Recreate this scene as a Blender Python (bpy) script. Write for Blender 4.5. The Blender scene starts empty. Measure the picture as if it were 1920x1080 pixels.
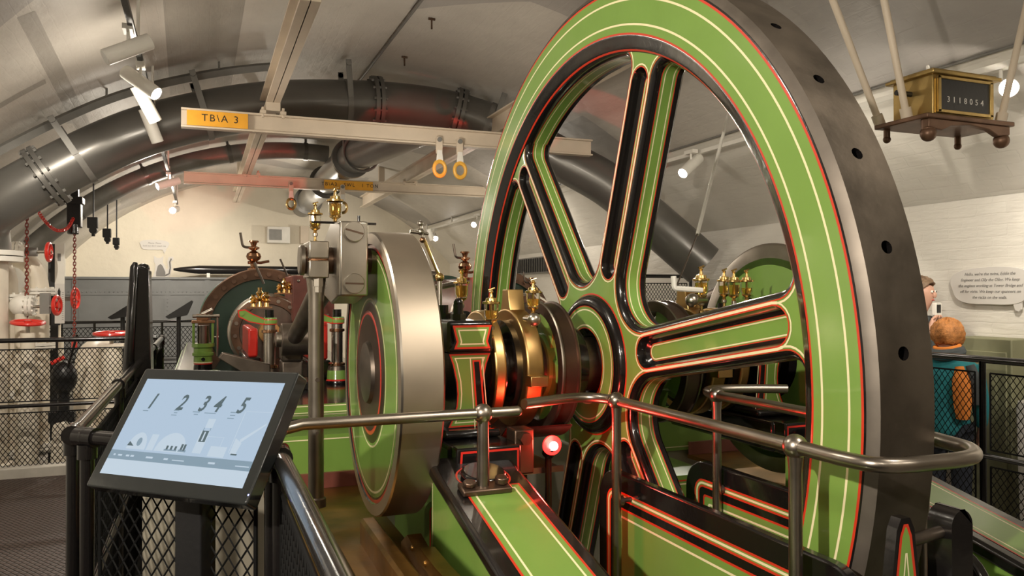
import bpy, bmesh, math, random
from mathutils import Vector, Matrix, Euler
random.seed(7)
PI = math.pi
SC = bpy.context.scene
COL = SC.collection

# ------------------------------------------------------------------ materials
def _mat(name):
    m = bpy.data.materials.new(name); m.use_nodes = True
    nt = m.node_tree; b = nt.nodes['Principled BSDF']
    return m, nt, b
def mat(name, col, rough=0.5, metal=0.0, coat=0.0, noise=0.0, nscale=8.0, bump=0.0, bscale=60.0, rvar=0.0, emis=None, estr=0.0, trans=0.0, ior=1.45, stretch=None):
    m, nt, b = _mat(name)
    b.inputs['Base Color'].default_value = (*col, 1)
    b.inputs['Roughness'].default_value = rough
    b.inputs['Metallic'].default_value = metal
    b.inputs['Coat Weight'].default_value = coat
    b.inputs['Coat Roughness'].default_value = 0.08
    b.inputs['IOR'].default_value = ior
    b.inputs['Transmission Weight'].default_value = trans
    if emis:
        b.inputs['Emission Color'].default_value = (*emis, 1); b.inputs['Emission Strength'].default_value = estr
    tc = None
    def coord():
        nonlocal tc
        if tc is None:
            tc = nt.nodes.new('ShaderNodeTexCoord')
            if stretch:
                mp = nt.nodes.new('ShaderNodeMapping'); mp.inputs['Scale'].default_value = stretch
                nt.links.new(tc.outputs['Object'], mp.inputs['Vector']); return mp.outputs['Vector']
        return tc.outputs['Object']
    co = coord() if (noise or bump or rvar) else None
    if noise or rvar:
        n = nt.nodes.new('ShaderNodeTexNoise'); n.inputs['Scale'].default_value = nscale; n.inputs['Detail'].default_value = 6
        nt.links.new(co, n.inputs['Vector'])
        if noise:
            r = nt.nodes.new('ShaderNodeValToRGB')
            lo = [max(0, c*(1-noise)) for c in col]; hi = [min(1, c*(1+noise)) for c in col]
            r.color_ramp.elements[0].position = .3; r.color_ramp.elements[1].position = .7
            r.color_ramp.elements[0].color = (*lo, 1); r.color_ramp.elements[1].color = (*hi, 1)
            nt.links.new(n.outputs['Fac'], r.inputs['Fac']); nt.links.new(r.outputs['Color'], b.inputs['Base Color'])
        if rvar:
            mr = nt.nodes.new('ShaderNodeMapRange')
            mr.inputs['To Min'].default_value = max(0.02, rough-rvar); mr.inputs['To Max'].default_value = min(1, rough+rvar)
            nt.links.new(n.outputs['Fac'], mr.inputs['Value']); nt.links.new(mr.outputs['Result'], b.inputs['Roughness'])
    if bump:
        n2 = nt.nodes.new('ShaderNodeTexNoise'); n2.inputs['Scale'].default_value = bscale; n2.inputs['Detail'].default_value = 4
        nt.links.new(co, n2.inputs['Vector'])
        bp = nt.nodes.new('ShaderNodeBump'); bp.inputs['Strength'].default_value = bump; bp.inputs['Distance'].default_value = .01
        nt.links.new(n2.outputs['Fac'], bp.inputs['Height']); nt.links.new(bp.outputs['Normal'], b.inputs['Normal'])
    return m

M = {}
M['green'] = mat('green_paint', (.190, .335, .066), .28, coat=.5, bump=.06, bscale=18, noise=.07, nscale=3)
M['dgreen'] = mat('dark_green_paint', (.045, .085, .062), .35, coat=.2, noise=.15)
M['black'] = mat('black_gloss_paint', (.008, .007, .007), .20, coat=.5, bump=.10, bscale=30)
M['blackm'] = mat('black_satin_paint', (.014, .014, .015), .38, bump=.1)
M['red'] = mat('red_lining', (.62, .045, .018), .35, coat=.3)
M['cream'] = mat('cream_lining', (.86, .80, .50), .35, coat=.2)
M['steel'] = mat('bright_steel', (.46, .42, .36), .30, 1.0, noise=.12, nscale=5, rvar=.10)
M['chamf'] = mat('turned_rim_steel', (.19, .165, .14), .5, .8, noise=.2, nscale=9)
M['steelb'] = mat('brushed_disc_steel', (.50, .43, .345), .46, 1.0, noise=.08, nscale=5, rvar=.06)
M['steeld'] = mat('worn_steel', (.30, .265, .22), .36, 1.0, noise=.2, nscale=7, rvar=.12)
M['tread'] = mat('oily_dark_steel', (.125, .104, .082), .46, .85, noise=.35, nscale=5, rvar=.12, bump=.1, bscale=30)
M['brown'] = mat('brown_oiled_steel', (.13, .085, .06), .34, .8, noise=.3, nscale=6)
M['railst'] = mat('worn_handrail_steel', (.35, .31, .265), .32, 1.0, noise=.15, nscale=9, rvar=.08)
M['rod'] = mat('dark_oiled_rod', (.17, .14, .115), .38, .9, noise=.3, nscale=9)
M['abrass'] = mat('aged_brass', (.46, .33, .13), .38, .95, noise=.25, nscale=8, rvar=.1)
M['brass'] = mat('polished_brass', (.78, .54, .22), .22, 1.0, noise=.12, nscale=12)
M['bronze'] = mat('bronze_strap', (.66, .43, .17), .36, 1.0, noise=.2, nscale=6, rvar=.08)
M['copper'] = mat('copper_brown_fitting', (.42, .23, .13), .25, 1.0)
M['tray'] = mat('oily_copper_tray', (.24, .12, .028), .34, .8, noise=.6, nscale=5, rvar=.16, bump=.15, bscale=12)
M['glass'] = mat('clear_glass', (1, .98, .93), .0, trans=1.0, ior=1.18)
M['oil'] = mat('amber_oil', (.95, .62, .14), .05, trans=.8, ior=1.4)
M['pipe'] = mat('grey_pipe_paint', (.155, .15, .138), .34, .45, noise=.15, nscale=2, bump=.06, bscale=14, coat=.15)
M['pipestrap'] = mat('grey_strap_paint', (.20, .195, .18), .45, .2, noise=.1)
M['beam'] = mat('cream_beam_paint', (.62, .53, .42), .5, noise=.08, nscale=3, bump=.08)
M['white'] = mat('white_paint', (.78, .76, .70), .45, noise=.05)
M['whitepipe'] = mat('cream_white_pipe_paint', (.72, .66, .55), .45, noise=.12, nscale=4)
M['yellow'] = mat('amber_plate', (.80, .38, .03), .5, noise=.08)
M['inkb'] = mat('stencil_black', (.02, .018, .015), .6)
M['eyey'] = mat('yellow_lifting_eye', (.78, .42, .06), .45)
M['redp'] = mat('red_enamel', (.65, .03, .02), .3, coat=.4)
M['chain'] = mat('rusty_red_chain', (.22, .035, .022), .5, .2)
M['tank'] = mat('grey_tank_paint', (.16, .165, .165), .5, noise=.1, nscale=3)
M['ink'] = mat('grey_ink', (.22, .21, .20), .6)
M['sign'] = mat('sign_board_white', (.68, .655, .62), .5)
M['screenblk'] = mat('kiosk_black_glass', (.016, .018, .018), .2, coat=.6, bump=.12, bscale=14)
M['lens'] = mat('lit_lamp_lens', (1, 1, 1), .3, emis=(1, .93, .82), estr=28)
M['lensoff'] = mat('lamp_lens_side', (.8, .8, .78), .2)
M['redlamp'] = mat('red_lamp_lens', (1, .1, .05), .3, emis=(1, .45, .38), estr=25)
M['redhalo'] = mat('red_lamp_halo_ring', (.6, .01, .01), .3, emis=(1, .015, .012), estr=5)
M['blueled'] = mat('blue_led', (.1, .1, 1), .3, emis=(.15, .2, 1), estr=10)
M['scr'] = mat('lit_screen', (.05, .05, .06), .18, emis=(.47, .64, .82), estr=.60)
M['scr2'] = mat('lit_screen_pale', (.05, .05, .06), .18, emis=(.60, .75, .88), estr=.60)
M['scrd'] = mat('lit_screen_dark', (.02, .03, .03), .18, emis=(.09, .13, .16), estr=.6)
M['scrm'] = mat('lit_screen_mid', (.02, .03, .03), .18, emis=(.30, .42, .54), estr=.55)
M['skin'] = mat('skin', (.58, .33, .24), .5)
M['hair'] = mat('ginger_hair', (.42, .17, .045), .6, noise=.35, nscale=40, bump=.6, bscale=90)
M['hairb'] = mat('brown_hair', (.20, .13, .08), .6, noise=.2, nscale=40)
M['teal'] = mat('teal_cloth', (.02, .20, .23), .8, noise=.15)
M['orange'] = mat('orange_cloth', (.75, .24, .04), .8)
M['greycl'] = mat('grey_cloth', (.07, .08, .085), .85, noise=.2)
M['navy'] = mat('navy_cloth', (.03, .035, .05), .85)
M['mesh'] = mat('black_mesh_wire', (.008, .008, .008), .7)
M['mesh'].node_tree.nodes['Principled BSDF'].inputs['Specular IOR Level'].default_value = .12
M['kerb'] = mat('painted_kerb', (.55, .52, .46), .6, noise=.1)
M['found'] = mat('foundation_paint', (.40, .365, .29), .6, noise=.12, nscale=2)
M['olive'] = mat('olive_grey_paint', (.22, .22, .13), .6, noise=.08)
M['woodb'] = mat('lagging_brown', (.19, .06, .045), .4, coat=.3, noise=.2)
M['flange'] = mat('rusty_brown_flange', (.17, .095, .06), .42, .5, noise=.3, nscale=9)

def wallmat(name, col, bricks=.4, rough=.55, dirt=.25, axes='YZ', patch=0.0, streak=(1, 1, 1)):
    m, nt, b = _mat(name); L = nt.links; N = nt.nodes.new
    tc = N('ShaderNodeTexCoord')
    sep = N('ShaderNodeSeparateXYZ'); L.new(tc.outputs['Object'], sep.inputs[0])
    cmb = N('ShaderNodeCombineXYZ'); L.new(sep.outputs[axes[0]], cmb.inputs['X']); L.new(sep.outputs[axes[1]], cmb.inputs['Y'])
    n = N('ShaderNodeTexNoise'); n.inputs['Scale'].default_value = 1.1; n.inputs['Detail'].default_value = 9; n.inputs['Roughness'].default_value = .6
    L.new(tc.outputs['Object'], n.inputs['Vector'])
    r = N('ShaderNodeValToRGB'); r.color_ramp.elements[0].position = .32; r.color_ramp.elements[1].position = .60
    r.color_ramp.elements[0].color = (*[c*(1-dirt) for c in col], 1); r.color_ramp.elements[1].color = (*col, 1)
    L.new(n.outputs['Fac'], r.inputs['Fac']); out = r.outputs['Color']
    if patch:   # rectangular repaired patches of darker paint
        vo = N('ShaderNodeTexVoronoi'); vo.distance = 'CHEBYCHEV'; vo.inputs['Scale'].default_value = .55
        L.new(cmb.outputs[0], vo.inputs['Vector'])
        sp = N('ShaderNodeSeparateColor'); L.new(vo.outputs['Color'], sp.inputs[0])
        gt = N('ShaderNodeMath'); gt.operation = 'GREATER_THAN'; gt.inputs[1].default_value = .68; L.new(sp.outputs[0], gt.inputs[0])
        mx = N('ShaderNodeMix'); mx.data_type = 'RGBA'; mx.blend_type = 'MULTIPLY'; mx.inputs[7].default_value = (1-patch, 1-patch, 1-patch*.9, 1)
        L.new(gt.outputs[0], mx.inputs[0]); L.new(out, mx.inputs[6]); out = mx.outputs[2]
    L.new(out, b.inputs['Base Color']); b.inputs['Roughness'].default_value = rough
    mp = N('ShaderNodeMapping'); mp.inputs['Scale'].default_value = streak; L.new(tc.outputs['Object'], mp.inputs['Vector'])
    nz = N('ShaderNodeTexNoise'); nz.inputs['Scale'].default_value = 10; nz.inputs['Detail'].default_value = 8; L.new(mp.outputs[0], nz.inputs['Vector'])
    br = N('ShaderNodeTexBrick'); br.inputs['Scale'].default_value = 1.0
    br.inputs['Brick Width'].default_value = .235; br.inputs['Row Height'].default_value = .078; br.inputs['Mortar Size'].default_value = .007; br.inputs['Mortar Smooth'].default_value = 1
    va = N('ShaderNodeVectorMath'); va.operation = 'MULTIPLY_ADD'; va.inputs[1].default_value = (.05, .035, .03)
    L.new(nz.outputs['Color'], va.inputs[0]); L.new(cmb.outputs[0], va.inputs[2]); L.new(va.outputs[0], br.inputs['Vector'])
    iv = N('ShaderNodeMath'); iv.operation = 'MULTIPLY'; iv.inputs[1].default_value = -bricks; L.new(br.outputs['Fac'], iv.inputs[0])
    ad = N('ShaderNodeMath'); ad.operation = 'ADD'; L.new(nz.outputs['Fac'], ad.inputs[0]); L.new(iv.outputs[0], ad.inputs[1])
    bp = N('ShaderNodeBump'); bp.inputs['Strength'].default_value = .5; bp.inputs['Distance'].default_value = .016
    L.new(ad.outputs[0], bp.inputs['Height']); L.new(bp.outputs['Normal'], b.inputs['Normal'])
    return m
M['wall_r'] = wallmat('white_brick_right', (.82, .79, .72), .11, .42, .10, 'YZ', 0, (1, .45, 1.8))
M['wall_b'] = wallmat('cream_plaster_back', (.78, .72, .59), 0, .6, .10, 'XZ')
M['vault'] = wallmat('grey_vault_paint', (.56, .525, .47), .06, .5, .18, 'YX', .28, (1, .5, 1))
M['floor'] = mat('pale_concrete', (.46, .44, .40), .45, noise=.2, nscale=2)
M['pitfl'] = mat('oily_pit_floor', (.30, .27, .23), .22, noise=.3, nscale=3, bump=.25, bscale=7)

def gratemat():
    m, nt, b = _mat('brown_ribbed_deck'); L = nt.links
    tc = nt.nodes.new('ShaderNodeTexCoord')
    mp = nt.nodes.new('ShaderNodeMapping'); mp.inputs['Rotation'].default_value = (0, 0, math.radians(58)); L.new(tc.outputs['Object'], mp.inputs['Vector'])
    vo = nt.nodes.new('ShaderNodeTexBrick'); vo.inputs['Scale'].default_value = 1
    vo.inputs['Brick Width'].default_value = .07; vo.inputs['Row Height'].default_value = .028; vo.inputs['Mortar Size'].default_value = .006; vo.inputs['Mortar Smooth'].default_value = 1
    L.new(mp.outputs[0], vo.inputs['Vector'])
    n = nt.nodes.new('ShaderNodeTexNoise'); n.inputs['Scale'].default_value = 3; L.new(tc.outputs['Object'], n.inputs['Vector'])
    r = nt.nodes.new('ShaderNodeValToRGB'); r.color_ramp.elements[0].color = (.055, .032, .026, 1); r.color_ramp.elements[1].color = (.105, .066, .055, 1)
    L.new(n.outputs['Fac'], r.inputs['Fac'])
    mm = nt.nodes.new('ShaderNodeMix'); mm.data_type = 'RGBA'; mm.inputs[7].default_value = (.028, .017, .014, 1); L.new(vo.outputs['Fac'], mm.inputs[0]); L.new(r.outputs['Color'], mm.inputs[6]); L.new(mm.outputs[2], b.inputs['Base Color'])
    b.inputs['Roughness'].default_value = .45
    bp = nt.nodes.new('ShaderNodeBump'); bp.inputs['Strength'].default_value = 1; bp.inputs['Distance'].default_value = .02; bp.invert = True
    L.new(vo.outputs['Fac'], bp.inputs['Height']); L.new(bp.outputs['Normal'], b.inputs['Normal'])
    return m
M['deck'] = gratemat()

# ------------------------------------------------------------------ mesh builder
def frame_from(d):
    d = Vector(d).normalized(); a = Vector((0, 0, 1)) if abs(d.z) < .95 else Vector((1, 0, 0))
    u = d.cross(a).normalized(); return u, d.cross(u).normalized() * 1.0, d
PL = {'X': lambda a, b, d: (d, a, b), 'Y': lambda a, b, d: (a, d, b), 'Z': lambda a, b, d: (a, b, d)}
class B:
    def __init__(s): s.v = []; s.f = []; s.m = []; s.mats = []
    def mi(s, m):
        if m not in s.mats: s.mats.append(m)
        return s.mats.index(m)
    def mark(s): return len(s.v)
    def xf(s, i0, Mx):
        for i in range(i0, len(s.v)): s.v[i] = tuple(Mx @ Vector(s.v[i]))
        return s
    def add(s, vs, fs, m):
        o = len(s.v); s.v += [tuple(v) for v in vs]; k = s.mi(m)
        for f in fs: s.f.append([i+o for i in f]); s.m.append(k)
    def box(s, x0, x1, y0, y1, z0, z1, m):
        vs = [(x, y, z) for x in (x0, x1) for y in (y0, y1) for z in (z0, z1)]
        s.add(vs, [(0, 1, 3, 2), (4, 6, 7, 5), (0, 4, 5, 1), (2, 3, 7, 6), (0, 2, 6, 4), (1, 5, 7, 3)], m); return s
    def cyl(s, p0, p1, r0, m, r1=None, n=24, caps=True):
        r1 = r0 if r1 is None else r1; p0, p1 = Vector(p0), Vector(p1); u, w, d = frame_from(p1-p0)
        vs = []
        for p, r in ((p0, r0), (p1, r1)):
            for k in range(n):
                a = 2*PI*k/n; vs.append(p+u*(r*math.cos(a))+w*(r*math.sin(a)))
        fs = [(k, (k+1) % n, n+(k+1) % n, n+k) for k in range(n)]
        if caps: fs += [tuple(range(n))[::-1], tuple(range(n, 2*n))]
        s.add(vs, fs, m); return s
    def tube(s, path, r, m, n=12, closed=False, caps=True):
        P = [Vector(p) for p in path]; N = len(P); vs = []; fs = []
        rr = r if isinstance(r, (list, tuple)) else [r]*N
        t0 = (P[1]-P[0]).normalized(); u, w, _ = frame_from(t0)
        prev = t0
        for i in range(N):
            if closed: t = (P[(i+1) % N]-P[i-1]).normalized()
            else: t = (P[min(i+1, N-1)]-P[max(i-1, 0)]).normalized()
            q = prev.rotation_difference(t); u = q @ u; w = q @ w; prev = t
            for k in range(n):
                a = 2*PI*k/n; vs.append(P[i]+u*(rr[i]*math.cos(a))+w*(rr[i]*math.sin(a)))
        for i in range(N if closed else N-1):
            j = (i+1) % N
            fs += [(i*n+k, i*n+(k+1) % n, j*n+(k+1) % n, j*n+k) for k in range(n)]
        if caps and not closed: fs += [tuple(range(n))[::-1], tuple(range((N-1)*n, N*n))]
        s.add(vs, fs, m); return s
    def lathe(s, prof, o, axis, n=48, m=None, a0=0, a1=2*PI):
        # prof: (r, h, mat for the segment to the next point)
        ax = {'X': (Vector((1, 0, 0)), Vector((0, 1, 0)), Vector((0, 0, 1))), 'Y': (Vector((0, 1, 0)), Vector((0, 0, 1)), Vector((1, 0, 0))), 'Z': (Vector((0, 0, 1)), Vector((1, 0, 0)), Vector((0, 1, 0)))}[axis]
        full = abs(a1-a0-2*PI) < 1e-6; o = Vector(o)
        K = n if full else n+1
        base = len(s.v)
        for p in prof:
            for k in range(K):
                a = a0+(a1-a0)*k/n
                s.v.append(tuple(o+ax[0]*p[1]+ax[1]*(p[0]*math.cos(a))+ax[2]*(p[0]*math.sin(a))))
        for i in range(len(prof)-1):
            mm = s.mi(prof[i][2] if len(prof[i]) > 2 else m)
            for k in range(n):
                k2 = (k+1) % K
                s.f.append([base+i*K+k, base+i*K+k2, base+(i+1)*K+k2, base+(i+1)*K+k]); s.m.append(mm)
        return s
    def prism(s, poly, pl, d0, d1, m, mside=None):
        n = len(poly); g = PL[pl]
        vs = [g(a, b, d0) for a, b in poly]+[g(a, b, d1) for a, b in poly]
        s.add(vs, [tuple(range(n))[::-1], tuple(range(n, 2*n))], m)
        s.add(vs, [(k, (k+1) % n, n+(k+1) % n, n+k) for k in range(n)], mside or m); return s
    def plate(s, loops, pl, d0, d1, m, mside=None, back=True):
        g = PL[pl]
        for d in ((d0, d1) if back else (d0,)):
            bm = bmesh.new(); es = []
            for lp in loops:
                vv = [bm.verts.new(g(a, b, d)) for a, b in lp]
                es += [bm.edges.new((vv[i], vv[(i+1) % len(vv)])) for i in range(len(vv))]
            bmesh.ops.triangle_fill(bm, edges=es, use_beauty=True)
            bm.verts.index_update()
            s.add([v.co.copy() for v in bm.verts], [[v.index for v in f.verts] for f in bm.faces], m); bm.free()
        for lp in loops:
            n = len(lp)
            s.add([g(a, b, d0) for a, b in lp]+[g(a, b, d1) for a, b in lp], [(k, (k+1) % n, n+(k+1) % n, n+k) for k in range(n)], mside or m)
        return s
    def strip(s, A, Bp, m, closed=False):   # quad strip between two 3D polylines
        n = len(A)
        s.add(list(A)+list(Bp), [(k, (k+1) % n, n+(k+1) % n, n+k) for k in range(n if closed else n-1)], m); return s
    def rings(s, poly, pl, d, specs):        # painted rings following a closed outline: specs (inset0, inset1, mat)
        g = PL[pl]
        for t0, t1, m in specs:
            a = inset(poly, t0)
            if t1 is None:
                s.add([g(*p, d) for p in a], [tuple(range(len(a)))], m)
            else:
                b = inset(poly, t1); s.strip([g(*p, d) for p in a], [g(*p, d) for p in b], m, True)
        return s
    def sphere(s, c, r, m, n=16, k=10, sc=(1, 1, 1)):
        c = Vector(c); vs = []; fs = []
        for i in range(k+1):
            th = PI*i/k
            for j in range(n):
                a = 2*PI*j/n; vs.append((c.x+r*sc[0]*math.sin(th)*math.cos(a), c.y+r*sc[1]*math.sin(th)*math.sin(a), c.z+r*sc[2]*math.cos(th)))
        for i in range(k):
            for j in range(n): fs.append((i*n+j, i*n+(j+1) % n, (i+1)*n+(j+1) % n, (i+1)*n+j))
        s.add(vs, fs, m); return s
    def bolt(s, c, d, r, h, m, n=6): 
        c = Vector(c); d = Vector(d).normalized(); s.cyl(c, c+d*h, r, m, n=n); return s
    def torus(s, c, d, R, r, m, n=32, k=8):
        u, w, dd = frame_from(d); c = Vector(c)
        s.tube([c+u*(R*math.cos(2*PI*i/n))+w*(R*math.sin(2*PI*i/n)) for i in range(n)], r, m, k, closed=True); return s
    def build(s, name, parent=None, label=None, bevel=0.0, smooth=.6, loc=None, seg=2):
        off = parent_world(parent) if parent else Vector(loc or (0, 0, 0))
        me = bpy.data.meshes.new(name)
        me.from_pydata([Vector(v)-off for v in s.v], [], s.f)
        for m in s.mats: me.materials.append(M[m] if isinstance(m, str) else m)
        me.polygons.foreach_set('material_index', s.m)
        bm = bmesh.new(); bm.from_mesh(me); bmesh.ops.remove_doubles(bm, verts=bm.verts, dist=1e-5); bmesh.ops.recalc_face_normals(bm, faces=bm.faces); bm.to_mesh(me); bm.free()
        if smooth:
            me.polygons.foreach_set('use_smooth', [True]*len(me.polygons)); me.set_sharp_from_angle(angle=smooth)
        o = bpy.data.objects.new(name, me); COL.objects.link(o)
        if parent: o.parent = parent
        else: o.location = off
        if label: o['label'] = label
        if bevel:
            md = o.modifiers.new('bevel', 'BEVEL'); md.width = bevel; md.segments = seg; md.limit_method = 'ANGLE'; md.angle_limit = .7; md.use_clamp_overlap = True
        return o
def parent_world(o):
    p = Vector((0, 0, 0))
    while o: p += Vector(o.location); o = o.parent
    return p
def inset(poly, t):
    if abs(t) < 1e-9: return list(poly)
    n = len(poly); A = sum(poly[i][0]*poly[(i+1) % n][1]-poly[(i+1) % n][0]*poly[i][1] for i in range(n))
    sg = 1 if A > 0 else -1; out = []
    for i in range(n):
        p, c, q = Vector(poly[i-1]), Vector(poly[i]), Vector(poly[(i+1) % n])
        e1 = (c-p).normalized(); e2 = (q-c).normalized()
        n1 = Vector((-e1.y, e1.x))*sg; n2 = Vector((-e2.y, e2.x))*sg
        b = n1+n2; L = b.length_squared
        b = b*(2/L) if L > .3 else n1
        out.append((c.x+b.x*t, c.y+b.y*t))
    return out
def rrect(x0, x1, y0, y1, r, n=6):
    rs = r if isinstance(r, (list, tuple)) else [r]*4   # corners: ll, lr, ur, ul
    out = []
    for (cx, cy, sx, sy, a0), rr in zip(((x0, y0, 1, 1, PI), (x1, y0, -1, 1, 1.5*PI), (x1, y1, -1, -1, 0), (x0, y1, 1, -1, .5*PI)), rs):
        if rr <= 0: out.append((cx, cy)); continue
        for k in range(n+1):
            a = a0+.5*PI*k/n; out.append((cx+sx*rr+rr*math.cos(a), cy+sy*rr+rr*math.sin(a)))
    return out
def fillet(pts, r, n=5):   # round the corners of a 3D/2D polyline (open)
    P = [Vector(p) for p in pts]; out = [P[0]]
    for i in range(1, len(P)-1):
        a, b, c = P[i-1], P[i], P[i+1]; d1 = (a-b); d2 = (c-b); rr = min(r, d1.length*.49, d2.length*.49)
        p0 = b+d1.normalized()*rr; p1 = b+d2.normalized()*rr
        for k in range(n+1):
            t = k/n; out.append(p0*(1-t)**2+b*2*t*(1-t)+p1*t*t)
    out.append(P[-1]); return out
def spline(pts, n=8):
    P = [Vector(p) for p in pts]; P = [P[0]*2-P[1]]+P+[P[-1]*2-P[-2]]; out = []
    for i in range(1, len(P)-2):
        for k in range(n):
            t = k/n; a, b, c, d = P[i-1:i+3]
            out.append(.5*((2*b)+(c-a)*t+(2*a-5*b+4*c-d)*t*t+(3*b-a-3*c+d)*t**3))
    out.append(P[-2]); return out
def mark_obj(o, label, cat, group=None):
    o['label'] = label; o['category'] = cat
    if group: o['group'] = group
    return o
def thing(name, label, cat, loc=(0, 0, 0), group=None):
    o = bpy.data.objects.new(name, None); COL.objects.link(o); o.location = loc; o.empty_display_size = .1
    return mark_obj(o, label, cat, group)
def struct(o): o['kind'] = 'structure'; return o
def copy_tree(root, loc=None, label=None, rotz=None, mirror=False, group=None):
    kids = {}
    for o in list(COL.objects):
        if o.parent: kids.setdefault(o.parent.name, []).append(o)
    def cp(o, par):
        c = o.copy(); COL.objects.link(c)
        if par: c.parent = par
        for ch in kids.get(o.name, []): cp(ch, c)
        return c
    r = cp(root, None)
    if loc is not None: r.location = loc
    if rotz is not None: r.rotation_euler[2] = rotz
    if mirror: r.scale[0] = -r.scale[0]
    if label: r['label'] = label
    if group: r['group'] = group
    return r
def text_mesh(name, body, size, mt, parent=None, M4=None, align='CENTER', shear=0.0, extrude=.0008, spacing=1.0, xscale=1.0, line=1.0, bold=0.0):
    c = bpy.data.curves.new(name, 'FONT'); c.body = body; c.size = size; c.align_x = align; c.align_y = 'CENTER'; c.extrude = extrude
    c.shear = shear; c.space_character = spacing; c.space_line = line; c.resolution_u = 3; c.offset = bold
    t = bpy.data.objects.new(name, c); COL.objects.link(t)
    bpy.context.view_layer.update(); dg = bpy.context.evaluated_depsgraph_get()
    me = bpy.data.meshes.new_from_object(t.evaluated_get(dg)); bpy.data.objects.remove(t)
    me.name = name
    if xscale != 1: me.transform(Matrix.Diagonal((xscale, 1, 1, 1)))
    off = parent_world(parent) if parent else Vector()
    if M4 is not None: me.transform(Matrix.Translation(-off) @ M4)
    me.materials.clear(); me.materials.append(M[mt])
    o = bpy.data.objects.new(name, me); COL.objects.link(o)
    if parent: o.parent = parent
    return o
def basis(o, ex, ey):   # local x, y axes -> world; z = normal
    ex = Vector(ex).normalized(); ey = Vector(ey); ez = ex.cross(ey).normalized(); ey = ez.cross(ex)
    m = Matrix((ex, ey, ez)).transposed().to_4x4(); m.translation = Vector(o); return m
def look(o, d):         # matrix with local Z along d
    u, w, dd = frame_from(d); m = Matrix((u, w, dd)).transposed().to_4x4()
    if m.determinant() < 0: m = Matrix((w, u, dd)).transposed().to_4x4()
    m.translation = Vector(o); return m

# ------------------------------------------------------------------ camera
YAW, PIT, ROL, FOC = 0.3763, 0.0080, -0.0019, 1471.7
fw = Vector((math.sin(YAW)*math.cos(PIT), math.cos(YAW)*math.cos(PIT), math.sin(PIT)))
rt = Vector((math.cos(YAW), -math.sin(YAW), 0)); up = rt.cross(fw)
r2 = rt*math.cos(ROL)+up*math.sin(ROL); u2 = up*math.cos(ROL)-rt*math.sin(ROL)
cd = bpy.data.cameras.new('camera'); cam = bpy.data.objects.new('camera', cd); COL.objects.link(cam)
mw = Matrix((r2, u2, -fw)).transposed().to_4x4(); mw.translation = Vector((0, 0, 1.6)); cam.matrix_world = mw
cd.sensor_width = 36; cd.lens = 36*FOC/1920; cd.clip_start = .02; cd.clip_end = 100
SC.camera = cam

# ------------------------------------------------------------------ room
XC, ZC, RV = 1.42, -1.12, 5.15
ZS = 2.30; HW = math.sqrt(RV**2-(ZS-ZC)**2)
XL, XR = XC-HW, XC+HW          # about -2.43 and 5.27
Y0, YE = -3.5, 17.2
def vz(x): return ZC+math.sqrt(max(0, RV**2-(x-XC)**2))
b = B(); A0 = math.asin(HW/RV); N = 48
ins = [(XC+RV*math.sin(-A0+2*A0*k/N), ZC+RV*math.cos(-A0+2*A0*k/N)) for k in range(N+1)]
outs = [(XC+(RV+.25)*math.sin(-A0+2*A0*k/N), ZC+(RV+.25)*math.cos(-A0+2*A0*k/N)) for k in range(N+1)]
b.prism(ins+outs[::-1], 'Y', Y0, YE, 'vault')
struct(b.build('ceiling', loc=(XC, 0, 0)))
struct(B().box(XL-.25, XL, Y0, YE, -.5, ZS, 'wall_r').build('wall_left'))
struct(B().box(XR, XR+.25, Y0, YE, -.5, ZS, 'wall_r').build('wall_right'))
struct(B().prism([(XL-.3, -.5), (XR+.3, -.5), (XR+.3, 4.4), (XL-.3, 4.4)], 'Y', YE, YE+.25, 'wall_b').build('wall_back'))
struct(B().prism([(XL-.3, -.5), (XR+.3, -.5), (XR+.3, 4.4), (XL-.3, 4.4)], 'Y', Y0-.25, Y0, 'wall_b').build('wall_front'))
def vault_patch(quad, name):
    """darker grey patch close under the vault: corners as (angle from the crown in degrees, y)"""
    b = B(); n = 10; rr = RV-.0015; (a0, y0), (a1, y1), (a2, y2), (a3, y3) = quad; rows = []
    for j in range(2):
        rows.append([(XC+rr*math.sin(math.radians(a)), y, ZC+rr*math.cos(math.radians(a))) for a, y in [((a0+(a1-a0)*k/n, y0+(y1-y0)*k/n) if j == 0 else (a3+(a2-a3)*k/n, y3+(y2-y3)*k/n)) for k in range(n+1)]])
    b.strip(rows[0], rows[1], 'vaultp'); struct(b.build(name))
M['vaultp'] = wallmat('darker_vault_grey', (.36, .335, .295), .06, .5, .12, 'YX', 0, (1, .5, 1))
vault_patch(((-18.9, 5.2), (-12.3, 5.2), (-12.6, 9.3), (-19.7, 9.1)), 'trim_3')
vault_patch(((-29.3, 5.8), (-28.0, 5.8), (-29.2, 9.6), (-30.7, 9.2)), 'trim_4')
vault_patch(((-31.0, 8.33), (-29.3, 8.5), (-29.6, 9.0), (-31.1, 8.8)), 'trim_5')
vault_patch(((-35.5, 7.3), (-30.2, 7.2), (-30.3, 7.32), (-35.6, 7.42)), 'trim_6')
b = B(); rr = RV-.004; a0 = math.asin((4.42-XC)/rr); a1 = A0
b.strip([(XC+rr*math.sin(a0+(a1-a0)*k/12), Y0, ZC+rr*math.cos(a0+(a1-a0)*k/12)) for k in range(13)], [(XC+rr*math.sin(a0+(a1-a0)*k/12), YE, ZC+rr*math.cos(a0+(a1-a0)*k/12)) for k in range(13)], 'wall_r'); struct(b.build('trim_7'))
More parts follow.
